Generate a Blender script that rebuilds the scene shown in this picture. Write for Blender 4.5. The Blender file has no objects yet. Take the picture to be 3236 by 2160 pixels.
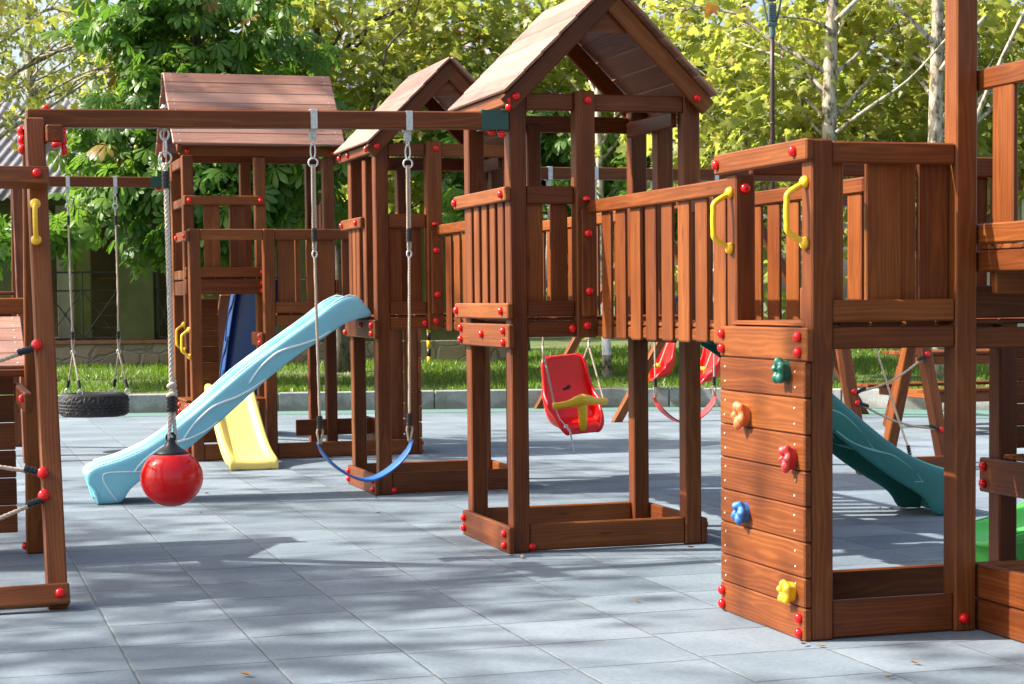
import bpy, math, random
import numpy as np
from mathutils import Vector, Matrix, Quaternion


# (X across, D away, crown height, crown radius, clumps, seed)
SHADE = [(-10.6, 7.6, 9.0, 2.3, 26, 31), (-12.2, 13.2, 9.4, 2.5, 19, 32), (-10.5, 17.5, 9.6, 2.6, 18, 33), (-7.6, 5.4, 8.6, 2.2, 24, 36), (-11.3, 9.9, 9.2, 1.4, 13, 37)]
SUN_DIR = (1.0, -0.30, -0.95)
SUN_E = 4.8
SKY_E = 0.118
EXPO = 1.40

random.seed(7)
RNG = np.random.default_rng(11)
sc = bpy.context.scene
COL = sc.collection
YAW = 0.2958          # camera heading inside the playground's own axes
CY, SY = math.cos(YAW), math.sin(YAW)
EYE = 1.40


def cam2w(X, D, z=0.0):
    """across / away from the viewer -> playground axes (x along the tower fronts, y into depth)"""
    return Vector((X * CY + D * SY, -X * SY + D * CY, z))


# ------------------------------------------------------------------ materials
def new_mat(name):
    m = bpy.data.materials.new(name)
    m.use_nodes = True
    nt = m.node_tree
    nt.nodes.clear()
    out = nt.nodes.new('ShaderNodeOutputMaterial')
    b = nt.nodes.new('ShaderNodeBsdfPrincipled')
    nt.links.new(b.outputs[0], out.inputs[0])
    return m, nt, b, out


def N(nt, t, **kw):
    n = nt.nodes.new(t)
    for k, v in kw.items():
        setattr(n, k, v)
    return n


def ramp(nt, stops, fac=None, interp='LINEAR'):
    r = N(nt, 'ShaderNodeValToRGB')
    e = r.color_ramp.elements
    r.color_ramp.interpolation = interp
    while len(e) < len(stops):
        e.new(0.5)
    for k, (p, c) in enumerate(stops):
        e[k].position = p
        e[k].color = (*c, 1) if len(c) == 3 else c
    if fac is not None:
        nt.links.new(fac, r.inputs[0])
    return r


def noise(nt, vec, scale, detail=3, rough=0.55, dist=0.0):
    n = N(nt, 'ShaderNodeTexNoise')
    n.inputs['Scale'].default_value = scale
    n.inputs['Detail'].default_value = detail
    n.inputs['Roughness'].default_value = rough
    n.inputs['Distortion'].default_value = dist
    if vec is not None:
        nt.links.new(vec, n.inputs['Vector'])
    return n


def mapping(nt, vec, scale=(1, 1, 1), loc=(0, 0, 0), rot=(0, 0, 0)):
    m = N(nt, 'ShaderNodeMapping')
    m.inputs['Scale'].default_value = scale
    m.inputs['Location'].default_value = loc
    m.inputs['Rotation'].default_value = rot
    nt.links.new(vec, m.inputs['Vector'])
    return m.outputs[0]


def math_n(nt, op, a, b=None, c=None):
    n = N(nt, 'ShaderNodeMath', operation=op)
    for k, x in enumerate((a, b, c)):
        if x is None:
            continue
        if isinstance(x, (int, float)):
            n.inputs[k].default_value = x
        else:
            nt.links.new(x, n.inputs[k])
    return n.outputs[0]


def mixc(nt, fac, a, b, blend='MIX'):
    n = N(nt, 'ShaderNodeMix', data_type='RGBA', blend_type=blend)
    if isinstance(fac, (int, float)):
        n.inputs[0].default_value = fac
    else:
        nt.links.new(fac, n.inputs[0])
    for k, x in ((6, a), (7, b)):
        if isinstance(x, tuple):
            n.inputs[k].default_value = (*x, 1)
        else:
            nt.links.new(x, n.inputs[k])
    return n.outputs[2]


def bump(nt, bsdf, h, strength=0.3, dist=0.01):
    b = N(nt, 'ShaderNodeBump')
    b.inputs['Strength'].default_value = strength
    b.inputs['Distance'].default_value = dist
    nt.links.new(h, b.inputs['Height'])
    nt.links.new(b.outputs[0], bsdf.inputs['Normal'])


def attr(nt, name):
    a = N(nt, 'ShaderNodeAttribute')
    a.attribute_name = name
    return a


def coords(nt, which='Object'):
    return N(nt, 'ShaderNodeTexCoord').outputs[which]


def make_wood(name, WOOD, scuff=0.12, spec=0.28):
    m, nt, b, out = new_mat(name)
    g = attr(nt, 'grain').outputs['Vector']
    tone = attr(nt, 'tone').outputs['Fac']
    # long streaks along the board
    s1 = noise(nt, mapping(nt, g, (1.1, 26, 26)), 1.0, 5, 0.6)
    # flame figure: bent growth rings with knots
    warp = noise(nt, mapping(nt, g, (1.6, 7, 7)), 1.0, 2, 0.5)
    sep = N(nt, 'ShaderNodeSeparateXYZ')
    nt.links.new(g, sep.inputs[0])
    rad = math_n(nt, 'SQRT', math_n(nt, 'ADD', math_n(nt, 'POWER', sep.outputs[1], 2.0), math_n(nt, 'POWER', math_n(nt, 'ADD', sep.outputs[2], 0.03), 2.0)))
    ring = math_n(nt, 'SINE', math_n(nt, 'ADD', math_n(nt, 'MULTIPLY', rad, 420.0), math_n(nt, 'MULTIPLY', warp.outputs['Fac'], 26.0)))
    ring = math_n(nt, 'MULTIPLY_ADD', ring, 0.5, 0.5)
    ring = math_n(nt, 'POWER', ring, 2.4)
    blot = noise(nt, mapping(nt, g, (2.2, 5, 5), (3.1, 0, 0)), 1.0, 4, 0.6)
    f = math_n(nt, 'ADD', math_n(nt, 'MULTIPLY', s1.outputs['Fac'], 0.42), math_n(nt, 'MULTIPLY', ring, 0.12))
    f = math_n(nt, 'ADD', f, math_n(nt, 'MULTIPLY', blot.outputs['Fac'], 0.42))
    f = math_n(nt, 'ADD', f, math_n(nt, 'MULTIPLY', math_n(nt, 'SUBTRACT', tone, 0.5), 0.26))
    r = ramp(nt, [(0.22, WOOD[0]), (0.47, WOOD[1]), (0.72, WOOD[2])], f)
    # knots
    vor = N(nt, 'ShaderNodeTexVoronoi')
    vor.inputs['Scale'].default_value = 1.0
    nt.links.new(mapping(nt, g, (1.9, 9.0, 9.0)), vor.inputs['Vector'])
    kn = ramp(nt, [(0.03, (1, 1, 1)), (0.11, (0, 0, 0))], vor.outputs['Distance'])
    c = mixc(nt, math_n(nt, 'MULTIPLY', kn.outputs[0], 0.75), r.outputs[0], KNOT)
    # pale scuffs
    sc_ = noise(nt, mapping(nt, g, (9, 14, 14), (7, 1, 2)), 1.0, 6, 0.75)
    sf = ramp(nt, [(0.66, (0, 0, 0)), (0.80, (1, 1, 1))], sc_.outputs['Fac'])
    c = mixc(nt, math_n(nt, 'MULTIPLY', sf.outputs[0], scuff), c, (0.42, 0.22, 0.12))
    nt.links.new(c, b.inputs['Base Color'])
    rr = math_n(nt, 'MULTIPLY_ADD', s1.outputs['Fac'], 0.22, 0.34)
    nt.links.new(rr, b.inputs['Roughness'])
    b.inputs['Specular IOR Level'].default_value = spec
    bump(nt, b, f, 0.15, 0.003)
    return m


WOOD = ((0.075, 0.0165, 0.0038), (0.150, 0.0390, 0.0080), (0.255, 0.0780, 0.0160))
SHEEN_WOOD = ((0.160, 0.068, 0.042), (0.290, 0.145, 0.100), (0.400, 0.228, 0.168))  # paler, pinker wood: sky sheen painted into the colour of upward-facing planks
KNOT = (0.070, 0.015, 0.005)


def make_plastic(name, col, rough=0.3, coat=0.0, var=0.06, dirt=0.12, trans=0.0):
    m, nt, b, out = new_mat(name)
    co = coords(nt)
    n1 = noise(nt, co, 5.0, 4, 0.6)
    n2 = noise(nt, co, 40.0, 4, 0.7)
    dark = tuple(x * (1 - var * 2.5) for x in col)
    c = mixc(nt, n1.outputs['Fac'], dark, col)
    d = ramp(nt, [(0.55, (0, 0, 0)), (0.78, (1, 1, 1))], n2.outputs['Fac'])
    grey = tuple(0.55 * x + 0.45 * 0.35 for x in col)
    c = mixc(nt, math_n(nt, 'MULTIPLY', d.outputs[0], dirt), c, grey)
    nt.links.new(c, b.inputs['Base Color'])
    nt.links.new(math_n(nt, 'MULTIPLY_ADD', n2.outputs['Fac'], 0.18, rough - 0.06), b.inputs['Roughness'])
    b.inputs['Coat Weight'].default_value = coat
    b.inputs['Coat Roughness'].default_value = 0.08
    return m


def make_steel():
    m, nt, b, out = new_mat('galvanised_steel')
    n1 = noise(nt, coords(nt), 60, 3)
    r = ramp(nt, [(0.3, (0.50, 0.51, 0.49)), (0.7, (0.72, 0.73, 0.70))], n1.outputs['Fac'])
    nt.links.new(r.outputs[0], b.inputs['Base Color'])
    b.inputs['Metallic'].default_value = 0.35
    b.inputs['Roughness'].default_value = 0.42
    return m


def make_simple(name, c0, c1, scale, rough=0.7, bumps=0.0, metal=0.0, detail=4, spec=0.5, bdist=0.01):
    m, nt, b, out = new_mat(name)
    n1 = noise(nt, coords(nt), scale, detail, 0.62)
    r = ramp(nt, [(0.3, c0), (0.7, c1)], n1.outputs['Fac'])
    nt.links.new(r.outputs[0], b.inputs['Base Color'])
    b.inputs['Roughness'].default_value = rough
    b.inputs['Metallic'].default_value = metal
    b.inputs['Specular IOR Level'].default_value = spec
    if bumps:
        bump(nt, b, n1.outputs['Fac'], bumps, bdist)
    return m


def make_tiles():
    m, nt, b, out = new_mat('rubber_tiles')
    co = coords(nt)
    wob = noise(nt, co, 22.0, 3, 0.6)
    wobv = N(nt, 'ShaderNodeVectorMath', operation='MULTIPLY_ADD')
    nt.links.new(wob.outputs['Color'], wobv.inputs[0])
    wobv.inputs[1].default_value = (0.010, 0.010, 0)
    nt.links.new(co, wobv.inputs[2])
    sep = N(nt, 'ShaderNodeSeparateXYZ')
    nt.links.new(wobv.outputs[0], sep.inputs[0])
    U = math_n(nt, 'DIVIDE', math_n(nt, 'SUBTRACT', sep.outputs[0], 0.695), 0.5335)
    col = math_n(nt, 'FLOOR', U)
    wn = N(nt, 'ShaderNodeTexWhiteNoise', noise_dimensions='1D')
    nt.links.new(col, wn.inputs['W'])
    off = math_n(nt, 'MULTIPLY', math_n(nt, 'SUBTRACT', wn.outputs['Value'], 0.5), 0.14)
    V = math_n(nt, 'ADD', math_n(nt, 'DIVIDE', math_n(nt, 'SUBTRACT', sep.outputs[1], 6.235), 0.523), off)
    row = math_n(nt, 'FLOOR', V)

    def edge(x):
        fr = math_n(nt, 'FRACT', x)
        return math_n(nt, 'MINIMUM', fr, math_n(nt, 'SUBTRACT', 1.0, fr))
    eu, ev = edge(U), edge(V)
    ju = ramp(nt, [(0.004, (1, 1, 1)), (0.015, (0, 0, 0))], eu).outputs[0]
    jv = ramp(nt, [(0.005, (1, 1, 1)), (0.020, (0, 0, 0))], ev).outputs[0]
    comb = N(nt, 'ShaderNodeCombineXYZ')
    nt.links.new(col, comb.inputs[0])
    nt.links.new(row, comb.inputs[1])
    wt = N(nt, 'ShaderNodeTexWhiteNoise', noise_dimensions='2D')
    nt.links.new(comb.outputs[0], wt.inputs['Vector'])
    fine = noise(nt, co, 260.0, 2, 0.7)
    mid = noise(nt, co, 38.0, 4, 0.7)
    big = noise(nt, co, 1.9, 5, 0.62)
    f = math_n(nt, 'ADD', math_n(nt, 'MULTIPLY', fine.outputs['Fac'], 0.36), math_n(nt, 'MULTIPLY', mid.outputs['Fac'], 0.34))
    f = math_n(nt, 'ADD', f, math_n(nt, 'MULTIPLY', big.outputs['Fac'], 0.36))
    f = math_n(nt, 'ADD', f, math_n(nt, 'MULTIPLY', wt.outputs['Value'], 0.14))
    c = ramp(nt, [(0.42, TILE[0]), (0.63, TILE[1]), (0.84, TILE[2])], f).outputs[0]
    # swept dust on the joints running away from the viewer, dark gaps on the others
    dusty = noise(nt, co, 3.2, 4, 0.7)
    dj = ramp(nt, [(0.40, (0.075, 0.085, 0.095)), (0.70, (0.21, 0.205, 0.19))], dusty.outputs['Fac']).outputs[0]
    brk = noise(nt, co, 9.0, 3, 0.7)
    bk = ramp(nt, [(0.30, (0.25, 0.25, 0.25)), (0.55, (1, 1, 1))], brk.outputs['Fac']).outputs[0]
    c = mixc(nt, math_n(nt, 'MULTIPLY', jv, bk), c, (0.055, 0.064, 0.075))
    c = mixc(nt, math_n(nt, 'MULTIPLY', ju, bk), c, dj)
    # faint sandy stains
    st = noise(nt, co, 0.9, 6, 0.7)
    sf = ramp(nt, [(0.60, (0, 0, 0)), (0.80, (1, 1, 1))], st.outputs['Fac']).outputs[0]
    c = mixc(nt, math_n(nt, 'MULTIPLY', sf, 0.25), c, (0.27, 0.27, 0.26))
    nt.links.new(c, b.inputs['Base Color'])
    b.inputs['Roughness'].default_value = 0.82
    b.inputs['Specular IOR Level'].default_value = 0.35
    h = math_n(nt, 'SUBTRACT', math_n(nt, 'MULTIPLY', fine.outputs['Fac'], 0.35), math_n(nt, 'MAXIMUM', ju, jv))
    bump(nt, b, h, 0.5, 0.006)
    return m


TILE = ((0.078, 0.104, 0.128), (0.146, 0.182, 0.212), (0.236, 0.276, 0.306))


def make_leaf(name, stops, transl=0.5, tmul=(1.35, 1.36, 0.85)):
    m = bpy.data.materials.new(name)
    m.use_nodes = True
    nt = m.node_tree
    nt.nodes.clear()
    out = N(nt, 'ShaderNodeOutputMaterial')
    t = attr(nt, 'tint').outputs['Fac']
    r = ramp(nt, stops, t)
    vein = noise(nt, coords(nt), 9.0, 3, 0.6)
    c = mixc(nt, math_n(nt, 'MULTIPLY', vein.outputs['Fac'], 0.35), r.outputs[0], tuple(x * 0.6 for x in stops[len(stops) // 2][1]))
    d = N(nt, 'ShaderNodeBsdfPrincipled')
    nt.links.new(c, d.inputs['Base Color'])
    d.inputs['Roughness'].default_value = 0.42
    d.inputs['Specular IOR Level'].default_value = 0.45
    tr = N(nt, 'ShaderNodeBsdfTranslucent')
    tc = mixc(nt, 1.0, c, tmul, 'MULTIPLY')
    nt.links.new(tc, tr.inputs['Color'])
    mx = N(nt, 'ShaderNodeMixShader')
    mx.inputs[0].default_value = transl
    nt.links.new(d.outputs[0], mx.inputs[1])
    nt.links.new(tr.outputs[0], mx.inputs[2])
    nt.links.new(mx.outputs[0], out.inputs[0])
    return m


def make_bark(name, c0, c1, c2, sx=1.0):
    m, nt, b, out = new_mat(name)
    co = coords(nt)
    n1 = noise(nt, mapping(nt, co, (6 * sx, 6 * sx, 2.6)), 2.2, 5, 0.7)
    n2 = noise(nt, mapping(nt, co, (30, 30, 12)), 1.0, 3, 0.6)
    f = math_n(nt, 'ADD', math_n(nt, 'MULTIPLY', n1.outputs['Fac'], 0.75), math_n(nt, 'MULTIPLY', n2.outputs['Fac'], 0.25))
    r = ramp(nt, [(0.42, c0), (0.47, c1), (0.58, c2)], f)
    nt.links.new(r.outputs[0], b.inputs['Base Color'])
    b.inputs['Roughness'].default_value = 0.85
    bump(nt, b, f, 0.5, 0.02)
    return m


def make_stone():
    m, nt, b, out = new_mat('rubble_stone')
    co = coords(nt)
    w = noise(nt, co, 3.0, 2)
    wv = N(nt, 'ShaderNodeVectorMath', operation='MULTIPLY_ADD')
    nt.links.new(w.outputs['Color'], wv.inputs[0])
    wv.inputs[1].default_value = (0.22, 0.22, 0.22)
    nt.links.new(mapping(nt, co, (1, 1, 1.5)), wv.inputs[2])
    v = N(nt, 'ShaderNodeTexVoronoi', feature='DISTANCE_TO_EDGE')
    v.inputs['Scale'].default_value = 2.6
    nt.links.new(wv.outputs[0], v.inputs['Vector'])
    v2 = N(nt, 'ShaderNodeTexVoronoi')
    v2.inputs['Scale'].default_value = 2.6
    nt.links.new(wv.outputs[0], v2.inputs['Vector'])
    hue = ramp(nt, [(0.0, (0.20, 0.17, 0.12)), (0.35, (0.30, 0.27, 0.20)), (0.6, (0.24, 0.15, 0.07)), (1.0, (0.33, 0.30, 0.24))], N_sepr(nt, v2.outputs['Color']))
    n = noise(nt, co, 18, 5, 0.7)
    c = mixc(nt, n.outputs['Fac'], mixc(nt, 0.5, hue.outputs[0], (0.12, 0.10, 0.08)), hue.outputs[0])
    j = ramp(nt, [(0.02, (1, 1, 1)), (0.07, (0, 0, 0))], v.outputs['Distance']).outputs[0]
    c = mixc(nt, j, c, (0.17, 0.155, 0.13))
    nt.links.new(c, b.inputs['Base Color'])
    b.inputs['Roughness'].default_value = 0.9
    bump(nt, b, math_n(nt, 'SUBTRACT', n.outputs['Fac'], j), 0.6, 0.02)
    return m


def N_sepr(nt, col):
    s = N(nt, 'ShaderNodeSeparateColor')
    nt.links.new(col, s.inputs[0])
    return s.outputs[0]


def make_concrete():
    m, nt, b, out = new_mat('old_concrete')
    co = coords(nt)
    n1 = noise(nt, co, 2.5, 6, 0.7)
    n2 = noise(nt, co, 30, 4, 0.7)
    f = math_n(nt, 'ADD', math_n(nt, 'MULTIPLY', n1.outputs['Fac'], 0.6), math_n(nt, 'MULTIPLY', n2.outputs['Fac'], 0.4))
    r = ramp(nt, [(0.34, (0.15, 0.148, 0.14)), (0.52, (0.27, 0.27, 0.262)), (0.7, (0.37, 0.368, 0.355))], f)
    # mossy, stained foot where the kerb meets the ground
    sep = N(nt, 'ShaderNodeSeparateXYZ')
    nt.links.new(co, sep.inputs[0])
    foot = math_n(nt, 'ADD', sep.outputs[2], math_n(nt, 'MULTIPLY', math_n(nt, 'SUBTRACT', n1.outputs['Fac'], 0.5), 0.35))
    ff = ramp(nt, [(0.05, (1, 1, 1)), (0.12, (0, 0, 0))], foot).outputs[0]
    c = mixc(nt, math_n(nt, 'MULTIPLY', ff, 0.6), r.outputs[0], (0.13, 0.125, 0.095))
    nt.links.new(c, b.inputs['Base Color'])
    b.inputs['Roughness'].default_value = 0.9
    bump(nt, b, n2.outputs['Fac'], 0.3, 0.006)
    return m


def make_soil():
    m, nt, b, out = new_mat('lawn_soil')
    co = coords(nt)
    n1 = noise(nt, co, 1.1, 5, 0.65)
    n2 = noise(nt, co, 26, 4, 0.7)
    f = math_n(nt, 'ADD', math_n(nt, 'MULTIPLY', n1.outputs['Fac'], 0.62), math_n(nt, 'MULTIPLY', n2.outputs['Fac'], 0.38))
    r = ramp(nt, [(0.36, (0.055, 0.040, 0.022)), (0.50, (0.075, 0.10, 0.022)), (0.62, (0.10, 0.17, 0.025)), (0.8, (0.17, 0.16, 0.06))], f)
    nt.links.new(r.outputs[0], b.inputs['Base Color'])
    b.inputs['Roughness'].default_value = 0.95
    bump(nt, b, n2.outputs['Fac'], 0.6, 0.03)
    return m


def make_rope_mat(name, c0, c1):
    m, nt, b, out = new_mat(name)
    n1 = noise(nt, coords(nt), 220, 3, 0.7)
    r = ramp(nt, [(0.3, c0), (0.7, c1)], n1.outputs['Fac'])
    nt.links.new(r.outputs[0], b.inputs['Base Color'])
    b.inputs['Roughness'].default_value = 0.9
    return m


def make_tyre():
    m, nt, b, out = new_mat('tyre_rubber')
    n1 = noise(nt, coords(nt), 30, 4, 0.7)
    r = ramp(nt, [(0.3, (0.010, 0.010, 0.011)), (0.75, (0.032, 0.031, 0.030))], n1.outputs['Fac'])
    nt.links.new(r.outputs[0], b.inputs['Base Color'])
    b.inputs['Roughness'].default_value = 0.55
    return m


def make_ground():
    m, nt, b, out = new_mat('earth')
    n1 = noise(nt, coords(nt), 0.5, 6, 0.7)
    r = ramp(nt, [(0.3, (0.05, 0.06, 0.02)), (0.7, (0.10, 0.11, 0.035))], n1.outputs['Fac'])
    nt.links.new(r.outputs[0], b.inputs['Base Color'])
    b.inputs['Roughness'].default_value = 0.95
    return m


M = {}
M['wood'] = make_wood('stained_wood', WOOD)
M['roofwood'] = make_wood('sky_sheen_wood', SHEEN_WOOD, 0.3, 0.4)  # same stained wood with the sheen of the sky in its colour
M['red'] = make_plastic('red_plastic', (0.82, 0.006, 0.006), 0.15, 0.0, 0.03, 0.015)
M['seatred'] = make_plastic('red_moulded_plastic', (0.84, 0.005, 0.005), 0.34, 0.08, 0.04, 0.05)
M['holdred'] = make_plastic('red_resin', (0.56, 0.030, 0.028), 0.42, 0.0, 0.08, 0.15)
M['yellow'] = make_plastic('yellow_plastic', (0.93, 0.54, 0.016), 0.3, 0.15, 0.05, 0.06)
M['paleyellow'] = make_plastic('pale_yellow_plastic', (0.86, 0.66, 0.165), 0.36, 0.1, 0.06, 0.08)
M['orange'] = make_plastic('orange_resin', (0.82, 0.19, 0.055), 0.45, 0.0, 0.08, 0.15)
M['bluehold'] = make_plastic('blue_resin', (0.035, 0.17, 0.46), 0.42, 0.0, 0.08, 0.15)
M['greenhold'] = make_plastic('green_resin', (0.012, 0.13, 0.085), 0.4, 0.0, 0.08, 0.12)
M['skyblue'] = make_plastic('sky_blue_plastic', (0.27, 0.68, 0.80), 0.36, 0.1, 0.05, 0.06)
M['skyglint'] = make_plastic('sky_blue_ridge_glint', (0.78, 0.90, 0.92), 0.36, 0.1, 0.02, 0.02)  # near-white: highlights along the moulded ridges and rims, painted in
M['teal'] = make_plastic('teal_plastic', (0.034, 0.205, 0.185), 0.40, 0.05, 0.10, 0.35)
M['tealglint'] = make_plastic('teal_ridge_glint', (0.22, 0.50, 0.48), 0.4, 0.05, 0.05, 0.1)  # lighter teal that paints the light catching on ridges and rims
M['navy'] = make_plastic('dark_blue_plastic', (0.012, 0.06, 0.22), 0.35, 0.1, 0.08, 0.1)
M['belt'] = make_plastic('blue_rubber', (0.02, 0.13, 0.42), 0.42, 0.0, 0.06, 0.1)
M['beltred'] = make_plastic('red_rubber', (0.72, 0.035, 0.04), 0.42, 0.0, 0.06, 0.12)
M['lime'] = make_plastic('bright_green_plastic', (0.09, 0.52, 0.085), 0.34, 0.1, 0.06, 0.08)
M['bracket'] = make_plastic('green_painted_steel', (0.006, 0.066, 0.050), 0.33, 0.2, 0.05, 0.05)
M['blackp'] = make_plastic('black_plastic', (0.012, 0.012, 0.013), 0.4, 0.0, 0.1, 0.1)
M['steel'] = make_steel()
M['rope'] = make_rope_mat('rope', (0.34, 0.26, 0.18), (0.62, 0.52, 0.40))
M['hemp'] = make_rope_mat('hemp_rope', (0.50, 0.43, 0.33), (0.78, 0.70, 0.58))
M['tape'] = make_simple('white_webbing', (0.62, 0.60, 0.58), (0.8, 0.79, 0.77), 40, 0.7)
M['tyre'] = make_tyre()
M['tiles'] = make_tiles()
M['border'] = make_simple('green_rubber', (0.060, 0.135, 0.115), (0.105, 0.200, 0.172), 45, 0.85, 0.3, 0, 5)
M['concrete'] = make_concrete()
M['soil'] = make_soil()
M['earth'] = make_ground()
M['stone'] = make_stone()
M['olive'] = make_simple('olive_plaster', (0.050, 0.062, 0.020), (0.085, 0.100, 0.036), 3.0, 0.9, 0.2, 0, 5)
M['limewall'] = make_simple('lime_plaster', (0.22, 0.23, 0.07), (0.32, 0.33, 0.12), 3.0, 0.9, 0.2, 0, 5)
M['cream'] = make_simple('cream_paint', (0.55, 0.53, 0.45), (0.68, 0.66, 0.58), 3.0, 0.6)
M['white'] = make_simple('white_paint', (0.70, 0.71, 0.70), (0.82, 0.82, 0.81), 4.0, 0.5)
M['sheet'] = make_simple('grey_fibre_cement', (0.100, 0.094, 0.098), (0.190, 0.182, 0.190), 2.2, 0.85, 0.2, 0, 6)
M['iron'] = make_simple('black_iron', (0.008, 0.008, 0.009), (0.02, 0.02, 0.02), 20, 0.5)
M['terracotta'] = make_simple('clay_floor', (0.16, 0.07, 0.035), (0.26, 0.12, 0.06), 5, 0.8)
M['glass'] = make_simple('window_glass', (0.03, 0.04, 0.045), (0.07, 0.085, 0.09), 1.0, 0.08)
M['pole'] = make_simple('brown_painted_steel', (0.030, 0.014, 0.011), (0.055, 0.026, 0.020), 12, 0.5)
M['lampgrey'] = make_simple('blue_grey_paint', (0.06, 0.10, 0.11), (0.10, 0.15, 0.16), 12, 0.45)
M['led'] = make_simple('lamp_lens', (0.75, 0.74, 0.70), (0.85, 0.84, 0.78), 12, 0.3)
M['barkplane'] = make_bark('plane_bark', (0.085, 0.058, 0.034), (0.27, 0.235, 0.165), (0.46, 0.42, 0.32))
M['barkdark'] = make_bark('dark_bark', (0.05, 0.04, 0.03), (0.10, 0.085, 0.06), (0.17, 0.15, 0.11))
M['barkwhite'] = make_bark('limewashed_bark', (0.40, 0.40, 0.38), (0.68, 0.68, 0.66), (0.82, 0.82, 0.80))
M['nut'] = make_simple('green_husk', (0.20, 0.24, 0.03), (0.38, 0.36, 0.06), 30, 0.7)
M['ball_seed'] = make_simple('seed_ball', (0.08, 0.06, 0.02), (0.14, 0.12, 0.04), 60, 0.9)
M['leafplane'] = make_leaf('plane_leaf', [(0.0, (0.120, 0.185, 0.048)), (0.35, (0.215, 0.285, 0.066)), (0.70, (0.320, 0.360, 0.082)), (0.93, (0.450, 0.410, 0.110)), (0.97, (0.27, 0.105, 0.035)), (1.0, (0.18, 0.06, 0.02))], 0.62)
M['leafdark'] = make_leaf('chestnut_leaf', [(0.0, (0.046, 0.120, 0.018)), (0.5, (0.095, 0.210, 0.028)), (0.93, (0.180, 0.290, 0.042)), (1.0, (0.28, 0.16, 0.03))], 0.46)
M['leafgrey'] = make_leaf('willow_leaf', [(0.0, (0.10, 0.13, 0.05)), (1.0, (0.22, 0.25, 0.10))], 0.45)
M['grass'] = make_leaf('grass_blade', [(0.0, (0.060, 0.125, 0.012)), (0.55, (0.120, 0.235, 0.020)), (0.85, (0.19, 0.28, 0.035)), (1.0, (0.28, 0.24, 0.09))], 0.4)
M['deadleaf'] = make_simple('dry_leaf', (0.16, 0.07, 0.025), (0.36, 0.20, 0.08), 60, 0.8)

# ------------------------------------------------------------------ mesh builder
ORIG = {}          # thing / part -> the origin its mesh coordinates are measured from


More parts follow.
